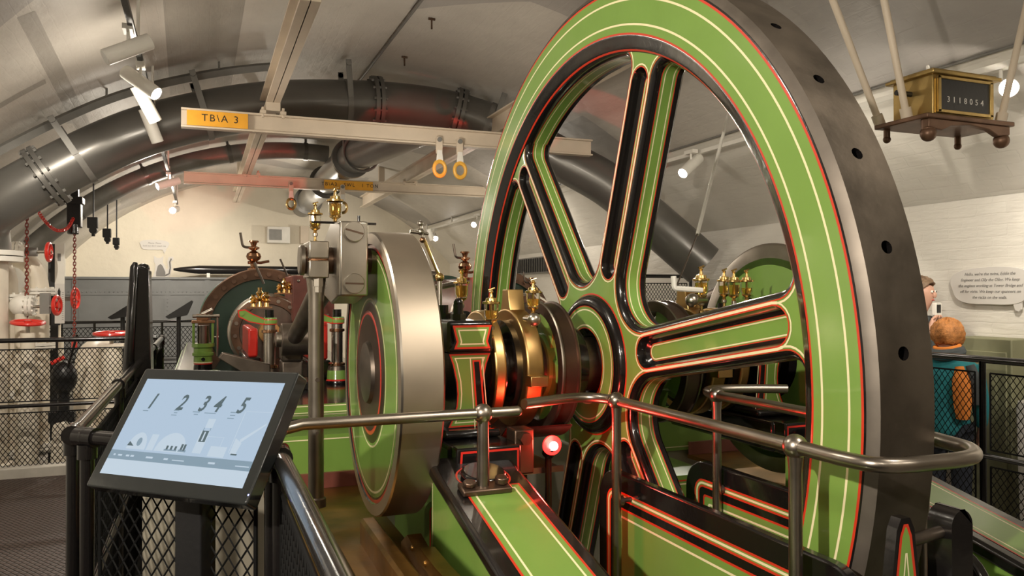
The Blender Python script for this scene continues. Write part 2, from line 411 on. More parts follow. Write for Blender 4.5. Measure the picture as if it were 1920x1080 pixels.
# floor with the flywheel pit left open
PX0, PX1, PY0, PY1 = 1.24, 1.74, 1.05, 4.5
b = B()
b.box(XL, PX0, Y0, YE, -.3, -.02, 'floor'); b.box(PX1, XR, Y0, YE, -.3, -.02, 'floor')
b.box(PX0, PX1, Y0, PY0, -.3, -.02, 'floor'); b.box(PX0, PX1, PY1, YE, -.3, -.02, 'floor')
b.box(PX0, PX1, PY0, PY1, -.55, -.5, 'pitfl')
struct(b.build('floor', smooth=0))
struct(B().box(.62, 1.24, 2.2, 4.6, -.02, .30, 'pitfl').build('trim_1', bevel=.01))
# visitor deck of ribbed plates (floor covering)
b = B(); b.box(XL, -.36, Y0, 7.97, -.02, 0, 'deck'); b.box(-.36, .24, Y0, 2.0, -.02, 0, 'deck')
struct(b.build('floor_deck', smooth=0))
struct(B().box(4.45, XR, Y0, 8.0, -.02, 0, 'deck').build('floor_walkway', smooth=0))
struct(B().box(XL, -.30, 7.97, 8.13, -.02, .09, 'kerb').build('trim_2', bevel=.01))

# ------------------------------------------------------------------ flywheel
AX, AY, AZ = 1.394, 2.7636, 1.326
fly = thing('flywheel', 'tall green six-spoked flywheel with black edges and red and cream lining', 'flywheel', (AX, AY, AZ))
def at(o, p): return tuple(Vector(o)+Vector(p))
WO = (AX, AY, AZ)
b = B()
prof = [(1.432, .183, 'tread'), (1.432, .018, 'chamf'), (1.408, .001, 'black'), (1.402, 0, 'red'), (1.3945, 0, 'green'), (1.362, 0, 'cream'), (1.355, 0, 'green'), (1.277, 0, 'cream'), (1.270, 0, 'green'),
        (1.245, 0, 'red'), (1.238, 0, 'black'), (1.232, .003, 'black'), (1.216, .012, 'black'), (1.200, .019, 'black'), (1.192, .024, 'red'), (1.186, .029, 'black'), (1.178, .040, 'black'), (1.172, .055, 'black'),
        (1.172, .060, 'red'), (1.172, .063, 'green'), (1.172, .073, 'cream'), (1.172, .077, 'green'), (1.172, .113, 'cream'), (1.172, .117, 'green'), (1.172, .128, 'red'), (1.172, .131, 'black'), (1.172, .150, 'black'),
        (1.20, .170, 'black'), (1.238, .190, 'green'), (1.40, .190, 'black'), (1.418, .190, 'steeld'), (1.432, .183)]
b.lathe(prof, WO, 'X', 180)
rim = b.build('rim', fly, smooth=.5)
# barring holes: cut round sockets into the tread
c = B()
for k in range(36):
    a = math.radians(10*k+4.5); d = Vector((0, math.cos(a), math.sin(a))); p = Vector(WO)+Vector((.095, 0, 0))
    c.cyl(p+d*1.35, p+d*1.50, .0165, 'black', n=14)
cut = c.build('cut', loc=(0, 0, 0), smooth=0)
md = rim.modifiers.new('holes', 'BOOLEAN'); md.object = cut; md.operation = 'DIFFERENCE'; md.solver = 'EXACT'
bpy.context.view_layer.update()
nm = bpy.data.meshes.new_from_object(rim.evaluated_get(bpy.context.evaluated_depsgraph_get()))
rim.modifiers.clear(); rim.data = nm
bpy.data.objects.remove(cut)
SPH, RFL, DFL, RIN = .090, .15, .48, 1.171
def edge(t):
    """one long edge of a spoke (b>0 side), offset inward by t: from the bisector at the hub to the rim"""
    cx, cy = DFL*math.cos(PI/6), DFL*math.sin(PI/6); r = RFL+t; out = []
    a_start = PI+PI/6; a_end = 1.5*PI
    for k in range(13):
        a = a_start+(a_end-a_start)*k/12; out.append((cx+r*math.cos(a), cy+r*math.sin(a)))
    rf = .05; yb = SPH-t; cyf = SPH+rf; rr = rf+t; Rc = RIN-rf; cxf = math.sqrt(Rc**2-cyf**2)
    a1 = math.atan2(cyf, cxf)
    for k in range(8):
        a = -PI/2+(a1+PI/2)*k/7*1.0; 
        out.append((cxf+rr*math.cos(a), cyf+rr*math.sin(a)))
    return out
def mirr(pts): return [(x, -y) for x, y in pts]
def stadium(a0, a1, h, n=10):
    out = []
    for k in range(n+1):
        a = -PI/2+PI*k/n; out.append((a1-h+h*math.cos(a), h*math.sin(a)))
    for k in range(n+1):
        a = PI/2+PI*k/n; out.append((a0+h+h*math.cos(a), h*math.sin(a)))
    return out
def spoke_mesh():
    b = B(); XF, XB = .034, .156; g = lambda p, x: (x, p[0], p[1])
    for sg in (1, -1):
        E = (lambda t: edge(t)) if sg == 1 else (lambda t: mirr(edge(t)))
        S3 = lambda t, x: [g(p, x) for p in E(t)]
        chain = [(.020, XF, 'black'), (.014, XF+.002, 'black'), (.006, XF+.008, 'black'), (.001, XF+.016, 'black'), (0, XF+.026, 'black'), (0, .064, 'red'), (0, .0675, 'green'), (0, .076, 'cream'), (0, .080, 'green'), (0, .110, 'cream'), (0, .114, 'green'), (0, .1225, 'red'), (0, .126, 'black'), (0, XB-.012, 'black'), (.008, XB-.002, 'black'), (.02, XB, 'black')]
        for (t0, x0, m), (t1, x1, _) in zip(chain, chain[1:]): b.strip(S3(t0, x0), S3(t1, x1), m)
        for t0, t1, m in ((.0205, .0245, 'red'), (.0285, .0345, 'cream')): b.strip(S3(t0, XF-.0008), S3(t1, XF-.0008), m)
    hub = [(.25*math.cos(a), .25*math.sin(a)) for a in [math.radians(-30+60*k/12) for k in range(13)]]
    top = edge(.02); bot = mirr(top)
    rimarc_a = math.atan2(top[-1][1], top[-1][0]); rr = math.hypot(*top[-1])
    outer = hub+top+[(rr*math.cos(a), rr*math.sin(a)) for a in [rimarc_a*(1-k/6) for k in range(1, 12)]]+bot[::-1]
    slot = stadium(.355, 1.135, .054)
    # faces with the slot opening, a recessed floor inside it
    g2 = PL['X']
    for d, lp in ((XF, [outer, slot]), (XB, [outer])):
        bm = bmesh.new(); es = []
        for l in lp:
            vv = [bm.verts.new(g2(p[0], p[1], d)) for p in l]; es += [bm.edges.new((vv[i], vv[(i+1) % len(vv)])) for i in range(len(vv))]
        bmesh.ops.triangle_fill(bm, edges=es, use_beauty=True); bm.verts.index_update()
        b.add([v.co.copy() for v in bm.verts], [[v.index for v in f.verts] for f in bm.faces], 'green'); bm.free()
    FL = .074
    s1, s2, s3 = inset(slot, .006), inset(slot, .010), inset(slot, .014)
    b.strip([g(p, XF) for p in slot], [g(p, XF+.012) for p in s1], 'black', True)
    b.strip([g(p, XF+.012) for p in s1], [g(p, FL-.01) for p in s2], 'black', True)
    b.strip([g(p, FL-.01) for p in s2], [g(p, FL) for p in inset(slot, .0225)], 'black', True)
    b.rings(slot, 'X', FL, [(.0225, .0255, 'red'), (.0255, .028, 'green'), (.028, .032, 'cream'), (.032, None, 'green')])
    b.rings(slot, 'X', XF-.0009, [(-.0045, 0, 'red'), (-.0125, -.0075, 'cream')])
    return b
sp = spoke_mesh(); off = len(sp.v)
sp.v = [at(WO, v) for v in sp.v]
spoke0 = sp.build('spoke', fly, smooth=.55)
for k in range(6):
    # local: radial axis is +y; wheel angles measured from -y (towards the visitor) upward
    ang = math.radians(180-(10+60*k))
    o = spoke0 if k == 0 else spoke0.copy()
    if k: COL.objects.link(o)
    o.rotation_euler = (ang, 0, 0)
b = B()
b.lathe([(.278, .150, 'black'), (.278, .036, 'red'), (.2775, .0322, 'red'), (.2725, .0318, 'black'), (.270, .022, 'black'), (.262, .012, 'black'), (.250, .006, 'black'), (.236, .004, 'black'), (.229, .006, 'red'), (.2255, .0065, 'green'), (.216, .0065, 'cream'), (.2105, .0065, 'green'), (.156, .0065, 'cream'), (.1505, .0065, 'green'), (.144, .0065, 'red'), (.140, .0065, 'black'), (.132, .012, 'black'), (.11, .03, 'black')], WO, 'X', 72)
b.lathe([(.11, .19, 'black'), (.20, .19, 'green'), (.26, .185, 'black'), (.30, .150, 'black')], WO, 'X', 72)
b.build('hub', fly)

# ------------------------------------------------------------------ crankshaft and the gear on it
XM = 1.485           # the two engines mirror about the flywheel
def mirrored(root, label):
    l = Vector(root.location); l.x = 2*XM-l.x
    return copy_tree(root, l, label, mirror=True)
cs = thing('crankshaft', 'dark steel crankshaft running through the flywheel hub and both crank discs', 'shaft', (XM, AY, AZ))
b = B(); b.cyl((.56, AY, AZ), (2*XM-.56, AY, AZ), .105, 'rod', n=40); b.build('shaft', cs)
b = B(); b.lathe([(.105, 1.266, 'black'), (.138, 1.266, 'black'), (.146, 1.275, 'black'), (.146, 1.345, 'black'), (.105, 1.352)], (0, AY, AZ), 'X', 56); b.build('collar', cs, label='black collar against the flywheel hub')

cdx = .546
def crank_disc():
    t = thing('crank_disc', 'steel-rimmed green crank disc at left, facing the touch screen', 'crank disc', (cdx, AY, AZ)); o = (0, AY, AZ)
    b = B(); b.lathe([(.40, .684, 'steeld'), (.482, .684, 'steeld'), (.494, .676, 'steelb'), (.494, .553, 'steel'), (.489, .547, 'steelb'), (.452, .546, 'black'), (.448, .551, 'redp'), (.437, .551, 'black'), (.424, .552, 'black'), (.40, .552)], o, 'X', 128); b.build('rim', t)
    b = B(); b.lathe([(.43, .5515, 'green'), (.4165, .5515, 'cream'), (.4095, .5515, 'green'), (.262, .5515, 'cream'), (.255, .5515, 'green'), (.247, .5515, 'brown'), (.225, .549, 'brown'), (.218, .546, 'redp'), (.204, .545, 'brown'), (.198, .547, 'brown'), (0, .547)], o, 'X', 96)
    b.lathe([(.43, .684, 'green'), (.18, .684, 'black'), (.12, .70, 'black'), (0, .70)], o, 'X', 64); b.build('face_plate', t)
    b = B(); b.lathe([(.112, .548, 'rod'), (.104, .535, 'rod'), (.06, .526, 'rod'), (0, .524)], o, 'X', 48); b.build('shaft_end', t)
    return t
cdisc = crank_disc()
mirrored(cdisc, 'far green crank disc with brown steel rim seen between flywheel spokes')

def eccentric(x0, x1, r, label, lug=.07):
    t = thing('eccentric_strap', label, 'eccentric', ((x0+x1)/2, AY, AZ)); o = (0, AY, AZ)
    b = B(); b.lathe([(r-.05, x0+.004, 'bronze'), (r-.006, x0, 'bronze'), (r, x0+.006, 'bronze'), (r, x1-.006, 'bronze'), (r-.006, x1, 'bronze'), (r-.05, x1-.004)], o, 'X', 72)
    if lug:
        b.prism([(AY-.055, AZ+r-.02), (AY+.055, AZ+r-.02), (AY+.035, AZ+r+.03), (AY+.03, AZ+r+lug), (AY-.03, AZ+r+lug), (AY-.035, AZ+r+.03)], 'X', x0+.002, x1-.002, 'bronze')
        b.box(x0, x1, AY-.235-.02, AY-.20, AZ-.05, AZ-.012, 'bronze'); 
    b.build('strap', t, bevel=.003)
    b = B(); b.lathe([(.11, x0-.02, 'black'), (r-.045, x0-.02, 'black'), (r-.048, x0+.01, 'black')], o, 'X', 56)
    b.lathe([(.11, x1+.022, 'black'), (.13, x1+.022, 'green'), (r-.06, x1+.022, 'black'), (r-.045, x1+.018, 'black'), (r-.046, x1-.01, 'black')], o, 'X', 56)
    b.build('sheave', t)
    return t
e1 = eccentric(.945, .990, .215, 'narrow polished bronze eccentric strap beside the bearing pedestal', lug=0)
e2 = eccentric(1.062, 1.128, .222, 'wider bronze eccentric strap with brass oiler nearest the flywheel hub')
mirrored(e1, 'far narrow bronze eccentric seen below the spoke pointing right')
mirrored(e2, 'far wide bronze eccentric with lug behind the flywheel spokes')
def drum():
    t = thing('brake_drum', 'brown open steel drum with raised rims between bronze strap and flywheel hub', 'drum', (1.225, AY, AZ)); o = (0, AY, AZ)
    b = B(); b.lathe([(.205, 1.262, 'brown'), (.243, 1.262, 'steeld'), (.247, 1.258, 'brown'), (.247, 1.252, 'brown'), (.240, 1.250, 'brown'), (.240, 1.200, 'brown'), (.247, 1.198, 'steeld'), (.247, 1.192, 'steeld'), (.243, 1.188, 'brown'), (.205, 1.188, 'brown'), (.205, 1.262)], o, 'X', 96); b.build('rim', t)
    b = B(); 
    for k in range(4):
        a = math.radians(90*k+20); c, s = math.cos(a), math.sin(a)
        i0 = b.mark(); b.box(1.205, 1.245, .09, .21, -.07, .07, 'green'); b.xf(i0, Matrix.Translation((0, AY, AZ)) @ Matrix.Rotation(a, 4, 'X'))
    b.cyl((1.19, AY, AZ), (1.262, AY, AZ), .125, 'green', n=40); b.build('boss', t, bevel=.004)
    return t
dr = drum()
mirrored(dr, 'far brown drum behind the flywheel spoke pointing right')

# ------------------------------------------------------------------ oil cups
def oil_cup(p, s=1.0, label='', amber=.8, group='brass and glass oil cups'):
    p = (p[0], p[1], p[2]-.030*s); t = thing('oil_cup', label, 'oiler', p, group); x, y, z = p
    b = B(); h = lambda v: v*s
    b.lathe([(h(.0), 0, 'brass'), (h(.010), 0, 'brass'), (h(.010), h(.008), 'brass'), (h(.006), h(.012), 'brass'), (h(.006), h(.026), 'steel'), (h(.012), h(.031), 'steel'), (h(.012), h(.043), 'brass'), (h(.007), h(.048), 'brass'), (h(.009), h(.056), 'brass'), (h(.022), h(.064), 'brass'), (h(.024), h(.070), 'brass'), (0, h(.071))], p, 'Z', 20); b.build('stem', t)
    b = B(); b.lathe([(h(.021), h(.070), 'glass'), (h(.027), h(.082), 'glass'), (h(.0285), h(.128), 'glass'), (h(.0265), h(.128), 'glass'), (h(.025), h(.083), 'glass'), (h(.019), h(.072), 'glass')], p, 'Z', 24); g = b.build('glass_bowl', t)
    b = B(); b.lathe([(0, h(.0715), 'oil'), (h(.018), h(.0725), 'oil'), (h(.0235), h(.084), 'oil'), (h(.0245), h(.084+.04*amber), 'oil'), (0, h(.084+.04*amber))], p, 'Z', 20)
    b.build('oil', g, label='amber oil')
    b = B(); b.cyl((x, y, z+h(.072)), (x, y, z+h(.13)), h(.005), 'brass', n=8); b.build('wick_tube', g)
    b = B(); b.lathe([(h(.027), h(.127), 'brass'), (h(.034), h(.129), 'brass'), (h(.034), h(.136), 'brass'), (h(.022), h(.139), 'brass'), (h(.020), h(.150), 'brass'), (h(.008), h(.153), 'brass'), (h(.005), h(.168), 'brass'), (h(.009), h(.174), 'brass'), (h(.005), h(.182), 'brass'), (0, h(.183))], p, 'Z', 24)
    b.cyl((x-h(.012), y, z+h(.180)), (x+h(.014), y, z+h(.188)), h(.0035), 'brass', n=8); b.build('lid', t)
    return t

# ------------------------------------------------------------------ main bearing pedestal
def pedestal():
    t = thing('bearing_pedestal', 'green and black bearing pedestal between crank disc and bronze straps', 'pedestal', (.852, AY, .98))
    X0, X1, YF = .772, .935, 2.545
    b = B()   # cap: black block with rounded shoulders over the shaft
    b.prism(rrect(X0, X1, 1.400, 1.510, .012), 'Y', YF, 2.98, 'black'); cap_ = b.build('bearing_cap', t, bevel=.01)
    b = B()
    b.prism([(X0+.004, 1.415), (X1-.004, 1.415), (X1-.02, 1.44), (X1-.010, 1.492), (X0+.010, 1.492), (X0+.02, 1.44)], 'Y', YF-.018, YF+.02, 'black')
    pl = [(X0+.028, 1.423), (X1-.028, 1.423), (X1-.034, 1.440), (X1-.022, 1.487), (X0+.022, 1.487), (X0+.034, 1.440)]
    b.rings(pl, 'Y', YF-.019, [(-.008, -.001, 'red'), (-.001, .006, 'green'), (.006, .011, 'cream'), (.011, None, 'green')])
    b.build('cap_panel', cap_)
    # waisted column, with pinstriped front and a black slanted recess
    def waist(m=0): 
        L = [(.775+m, 1.40), (.79+m, 1.36), (.803+m, 1.30), (.806+m, 1.26), (.803+m, 1.22), (.790+m, 1.18), (.772+m, 1.145)]
        return L+[(1.707-x, z) for x, z in L[::-1]]
    b = B(); w = waist(); b.prism(w, 'Y', YF+.01, 2.96, 'black')
    b.rings(w, 'Y', YF+.009, [(.003, .008, 'red'), (.008, .016, 'green'), (.016, .020, 'cream'), (.020, None, 'green')])
    q = [(.862, 1.375), (.892, 1.375), (.912, 1.15), (.878, 1.15)]
    b.rings(q, 'Y', YF+.008, [(-.009, -.005, 'cream'), (0, .006, 'red'), (.006, None, 'black')])
    b.build('column', t)
    b = B(); b.cyl((.852, 2.68, 1.505), (.852, 2.68, 1.530), .028, 'black', n=6); b.cyl((.852, 2.68, 1.53), (.852, 2.68, 1.565), .018, 'black', n=20); b.sphere((.852, 2.68, 1.57), .017, 'black')
    b.build('cap_nut', cap_)
    b = B(); b.cyl((.852, 2.86, 1.505), (.852, 2.86, 1.53), .028, 'black', n=6); b.cyl((.852, 2.86, 1.53), (.852, 2.86, 1.56), .018, 'black'); b.build('cap_nut', cap_)
    b = B(); b.box(.73, .965, 2.40, 3.1, 1.0, 1.115, 'black'); b.box(.745, .95, 2.50, 3.05, 1.115, 1.145, 'black'); b.build('foot', t, bevel=.012)
    b = B(); b.box(.738, .955, 2.34, 2.41, 1.0, 1.118, 'black')
    b.rings([(.745, 1.01), (.948, 1.01), (.948, 1.108), (.752, 1.108)], 'Y', 2.3392, [(0, .007, 'redp')]); b.build('toe_block', t, bevel=.006)
    return t
ped = pedestal()
mirrored(ped, 'far green and black bearing pedestal partly behind the flywheel rim')

# ------------------------------------------------------------------ crank pin, big end, connecting rod, drive rod
PZ = 1.718
def conrod():
    t = thing('connecting_rod', 'steel connecting rod with strapped big end bolted by two slotted screws', 'connecting rod', (.463, AY, PZ))
    b = B(); b.box(.417, .510, 2.58, 2.66, PZ-.123, PZ+.123, 'steel'); 
    b.prism([(2.62, PZ-.123), (2.78, PZ-.150), (3.02, PZ-.11), (3.02, PZ+.06), (2.80, PZ+.135), (2.62, PZ+.123)], 'X', .419, .508, 'steel'); b.build('big_end_strap', t, bevel=.006)
    for z, a in ((PZ+.088, .25), (PZ-.082, .02)):
        b = B(); b.cyl((.463, 2.582, z), (.463, 2.570, z), .034, 'steel', n=36); b.cyl((.463, 2.570, z), (.463, 2.568, z), .0335, 'steel', r1=.0315, n=36)
        i0 = b.mark(); b.box(-.030, .030, 2.5672, 2.569, -.003, .003, 'brown'); b.xf(i0, Matrix.Translation((.463, 0, z)) @ Matrix.Rotation(a, 4, 'Y')); b.build('screw', t)
    b = B(); b.tube([(.463, 2.95, PZ-.02), (.46, 3.3, 1.62), (.455, 3.8, 1.49), (.45, 4.25, 1.372)], [.052, .050, .045, .04], 'rod', 20); b.build('rod', t)
    b = B(); b.cyl((.385, 4.28, 1.365), (.525, 4.28, 1.365), .085, 'rod', n=32); b.cyl((.36, 4.28, 1.365), (.55, 4.28, 1.365), .04, 'steeld', n=24); b.build('small_end', t, bevel=.005)
    b = B(); b.cyl((.315, AY, PZ), (.56, AY, PZ), .046, 'brown', n=32); b.lathe([(0, .308, 'steeld'), (.046, .308, 'steeld'), (.052, .313, 'steeld'), (.052, .325, 'steeld'), (.046, .328, 'copper'), (.046, .34)], (0, AY, PZ), 'X', 32); b.build('crank_pin', t)
    return t
cr = conrod()
mirrored(cr, 'far connecting rod of the second engine, mostly behind the flywheel')
def drive_rod():
    t = thing('drive_rod', 'upright round steel rod hanging from a split bearing block by the crank', 'rod', (.367, AY, .87))
    b = B(); b.box(.332, .398, 2.68, 2.845, PZ+.003, PZ+.062, 'steel'); b.box(.332, .398, 2.68, 2.845, PZ-.062, PZ-.003, 'steel'); b.box(.334, .396, 2.684, 2.84, PZ-.004, PZ+.004, 'copper'); b.build('bearing_block', t, bevel=.004)
    b = B(); b.cyl((.365, 2.705, PZ-.062), (.365, 2.705, PZ-.09), .017, 'steel', n=6); b.cyl((.365, 2.705, PZ-.09), (.365, 2.705, PZ-.11), .013, 'steel', n=6); b.build('bolt', t)
    b = B(); b.cyl((.365, 2.81, PZ-.062), (.365, 2.81, PZ-.09), .017, 'steel', n=6); b.build('bolt', t)
    b = B(); b.tube([(.366, AY, PZ-.06), (.366, AY, PZ-.13), (.366, AY, 1.2), (.366, AY, .875)], [.034, .0265, .0265, .0265], 'steeld', 24); b.build('rod', t)
    b = B(); b.lathe([(.034, .872, 'rod'), (.034, .90, 'rod'), (.027, .905, 'rod')], (.366, AY, 0), 'Z', 24); b.bolt((.366, AY-.027, 1.31), (0, -1, 0), .008, .01, 'rod'); b.bolt((.366, AY-.027, 1.13), (0, -1, 0), .006, .01, 'rod'); b.build('collar', t)
    return t
drive_rod()
b = B(); b.cyl((.345, 2.72, PZ+.128), (.47, 2.72, PZ+.128), .0042, 'black', n=8); b.cyl((.505, 2.72, PZ+.128), (.565, 2.72, PZ+.128), .0042, 'black', n=8); b.cyl((.505, 2.72, PZ+.11), (.505, 2.72, PZ+.155), .005, 'black', n=8); b.cyl((.47, 2.72, PZ+.128), (.51, 2.72, PZ+.128), .0042, 'black', n=8)
mark_obj(b.build('oiler_crossbar', loc=(.46, 2.72, PZ+.12)), 'thin black cross bar on top of the big end strap', 'bar')

# ------------------------------------------------------------------ engine beds, legs, trays
def engine_bed():
    t = thing('engine_bed', 'long green engine bed with black band behind the near crank disc', 'engine bed', (.45, 6, 0))
    b = B()
    b.box(-.22, 1.15, 3.45, 9.2, .0, .80, 'found'); b.build('plinth', t, bevel=.01, label='pale painted foundation block')
    b = B(); b.box(-.20, 1.13, 3.43, 9.2, .80, 1.0, 'green'); b.rings([(-.20, .80), (1.13, .80), (1.13, 1.0), (-.20, 1.0)], 'Y', 3.4292, [(.016, .021, 'cream')])
    b.rings([(3.43, .80), (9.2, .80), (9.2, 1.0), (3.43, 1.0)], 'X', -.2008, [(.016, .021, 'cream'), (.005, .010, 'red')]); b.build('lower_face', t)
    b = B(); b.box(-.18, 1.11, 3.60, 9.2, 1.0, 1.045, 'black'); b.build('band', t, bevel=.008)
    b = B(); b.box(-.15, 1.08, 3.75, 9.2, 1.045, 1.085, 'green'); b.rings([(-.15, 1.045), (1.08, 1.045), (1.08, 1.085), (-.15, 1.085)], 'Y', 3.7492, [(.003, .007, 'cream')]); b.box(-.145, 1.075, 3.78, 9.195, 1.085, 1.0856, 'black'); b.build('top_plate', t)
    b = B(); b.prism(rrect(.80, 1.10, .30, .80, .04), 'Y', 2.95, 3.46, 'green'); b.rings(rrect(.80, 1.10, .30, .80, .04), 'Y', 2.949, [(.02, .026, 'red'), (.035, .041, 'cream')]); b.build('bearing_buttress', t)
    return t
bed = engine_bed(); mirrored(bed, 'far engine bed in green beyond the flywheel')
def leg():
    t = thing('bed_leg', 'sloping green girder with black edges coming toward the visitor, carrying a rail post', 'girder', (.79, 1.7, 0))
    x0, x1 = .655, .925; ya, yb = 2.40, .95; z = lambda y: 1.005+.23*(y-2.05)
    b = B(); L = [(ya, z(ya)-.02), (yb, z(yb)-.02), (yb, z(yb)-.12), (yb+.05, .0), (ya, .0)]
    b.prism(L, 'X', x0+.02, x1-.02, 'green')
    b.rings([(ya-.01, z(ya)-.035), (yb+.02, z(yb)-.035), (yb+.06, .02), (ya-.01, .02)], 'X', x0+.0192, [(.0, .006, 'cream')]); b.build('web', t)
    Lt = math.hypot(ya-yb, z(ya)-z(yb)); Mx = basis((x0, ya, z(ya)), (1, 0, 0), (0, yb-ya, z(yb)-z(ya)))
    # local: x across, y down the slope, z = -normal (basis is right handed) -> flip by building on negative side
    b = B(); W = x1-x0; i0 = b.mark(); b.box(0, W, 0, Lt, -.0, .045, 'black'); b.xf(i0, Mx); b.build('flange', t, bevel=.014, seg=3)
    b = B(); i0 = b.mark(); 
    pan = [(.045, Lt-.03), (W-.045, Lt-.03), (W-.045, .19)]+[(W/2+(W/2-.045)*math.cos(a), .19-.0+.0-.13*0+(-.07)*0+.075*-math.sin(-a)*0) for a in []]
    arc = [(W/2+.078*math.cos(a), .185+.078*math.sin(a)) for a in [PI*k/12 for k in range(13)]]
    pan = [(.05, Lt-.03), (W-.042, Lt-.03), (W-.042, .225), (.05, .225)]; ring = [(W/2+.084*math.cos(a), .165+.084*math.sin(a)) for a in [2*PI*k/32 for k in range(32)]]; b.rings(ring, 'Z', -.001, [(0, .006, 'red')])
    b.rings(pan, 'Z', -.001, [(0, .007, 'red'), (.007, .022, 'green'), (.022, .028, 'cream'), (.028, None, 'green')]); b.xf(i0, Mx); b.build('top_panel', t, smooth=0)
    b = B(); i0 = b.mark(); b.cyl((W/2, .165, 0), (W/2, .165, -.022), .068, 'black', n=36); b.xf(i0, Mx); b.build('boss', t, bevel=.008)
    return t
lg = leg(); mirrored(lg, 'far sloping green girder at the bottom right corner beyond the flywheel')
def tray():
    t = thing('drip_tray', 'oily copper-brown drip tray under the crank disc with a riveted edge bar', 'tray', (.45, 2.4, 0))
    b = B(); b.box(.24, .64, 1.15, 3.44, .755, .775, 'tray'); b.build('pan', t)
    b = B(); b.box(.245, .64, 3.41, 3.43, .776, .84, 'woodb'); b.build('back_lip', t)
    b = B(); b.prism([(.49, .775), (.545, .775), (.545, .845), (.535, .855), (.50, .855), (.49, .845)], 'Y', 1.15, 2.62, 'tray'); b.build('edge_bar', t)
    b = B(); pts = [(2.50, .80), (2.42, .845), (2.33, .83), (2.26, .85), (2.1, .845), (1.9, .85), (1.15, .85), (1.15, .776), (2.5, .776)]
    b.prism(pts, 'X', .60, .645, 'tray')
    for y in (2.35, 2.2, 2.05, 1.9, 1.75, 1.6): b.sphere((.60, y, .825), .009, 'tray', 8, 6)
    b.build('riveted_plate', t)
    b = B(); b.box(.50, .62, 1.25, 3.0, .0, .755, 'black'); b.build('support', t)
    return t
tr = tray(); mirrored(tr, 'far copper-brown drip tray seen low between the flywheel spokes')
def guard(x, sgn, label):
    t = thing('flywheel_guard', label, 'guard panel', (x, 1.85, 0), 'flywheel pit guards')
    ol = rrect(1.27, 2.47, .0, 1.0, [0, 0, .11, .11], 8)
    b = B(); b.prism(ol, 'X', x-.016, x+.016, 'black'); b.build('frame', t, bevel=.006)
    def rr_(t): return rrect(1.27+t, 2.47-t, .0+t, 1.0-t, [.012, .012, max(.012, .11-t), max(.012, .11-t)], 8)
    b = B()
    for d in (x-.0169, x+.0169):
        for t0, t1, m in ((.060, .067, 'red'), (.067, .0705, 'green'), (.0705, .0775, 'cream'), (.0775, .081, 'green'), (.081, .088, 'red'), (.112, .119, 'red'), (.119, .139, 'green'), (.139, .146, 'cream'), (.146, None, 'green')):
            A_ = [(d, p[0], p[1]) for p in rr_(t0)]
            if t1 is None: b.add(A_, [tuple(range(len(A_)))], m)
            else: b.strip(A_, [(d, p[0], p[1]) for p in rr_(t1)], m, True)
    b.build('panel', t, smooth=0)
    return t
guard(1.32, -1, 'near green guard panel in front of the flywheel, rounded black frame')
guard(1.68, -1, 'far green guard panel behind the flywheel rim, rounded black frame')

# ------------------------------------------------------------------ polished handrails
def post(b, x, y, z0, z1, r=.0165):
    b.tube([(x, y, z0), (x, y, z0+.2), (x, y, z1-.05), (x, y, z1-.02)], [r*1.12, r*1.0, r*.92, r*1.1], 'railst', 16); b.sphere((x, y, z1), .0285, 'railst', 16, 12)
RZ = 1.254
def rail_left():
    t = thing('handrail', 'straight polished handrail crossing in front of the near crank disc', 'handrail', (.76, 2.155, 1.0))
    b = B(); b.tube([(.17, 2.10, RZ-.03), (.20, 2.14, RZ-.008), (.25, 2.155, RZ), (.3, 2.155, RZ), (.84, 2.155, RZ), (.868, 2.158, RZ)], .0155, 'railst', 16); b.sphere((.868, 2.158, RZ), .0155, 'railst'); b.build('rail', t)
    b = B(); post(b, .76, 2.155, 1.04, RZ); b.build('post', t)
    b = B(); i0 = b.mark(); b.box(-.075, .075, -.032, .032, -.0, .018, 'brown'); b.cyl((-.048, 0, .018), (-.048, 0, .034), .021, 'brown', n=6); b.cyl((.05, 0, .018), (.05, 0, .04), .021, 'brown', n=6)
    b.xf(i0, Matrix.Translation((.765, 2.155, 1.03)) @ Matrix.Rotation(math.atan(.23), 4, 'X')); b.build('foot_plate', t, bevel=.005)
    return t
rail_left()
def rail_loop():
    t = thing('handrail', 'polished handrail looping round the lower front of the flywheel', 'handrail', (XM, 1.7, 0))
    pts = [(.945, 2.29), (1.03, 2.325), (1.13, 2.362), (1.205, 2.35), (1.25, 2.27), (1.25, 2.1), (1.25, 1.7), (1.25, 1.36), (1.25, 1.28), (1.265, 1.215), (1.315, 1.185), (1.39, 1.18), (1.47, 1.18), (1.535, 1.20), (1.585, 1.25), (1.61, 1.32), (1.635, 1.45), (1.64, 1.8), (1.64, 2.1), (1.64, 2.25), (1.67, 2.34), (1.74, 2.375), (1.86, 2.345), (1.98, 2.29)]
    b = B(); b.tube([(x, y, RZ) for x, y in [tuple(p)[:2] for p in spline([(x, y, 0) for x, y in pts], 6)]], .0165, 'railst', 16); b.build('rail', t)
    for x, y in ((1.25, 2.245), (1.25, 1.42), (1.64, 2.245), (1.64, 1.42)):
        b = B(); post(b, x, y, -.02, RZ); s = 1 if x < XM else -1
        b.cyl((x, y, .93), (x+.054*(s if s > 0 else .6*-s), y, .93), .008, 'rod', n=8); b.cyl((x+.008, y, .93), (x+.022, y, .93), .016, 'rod', n=10); b.build('post', t)
    return t
rail_loop()

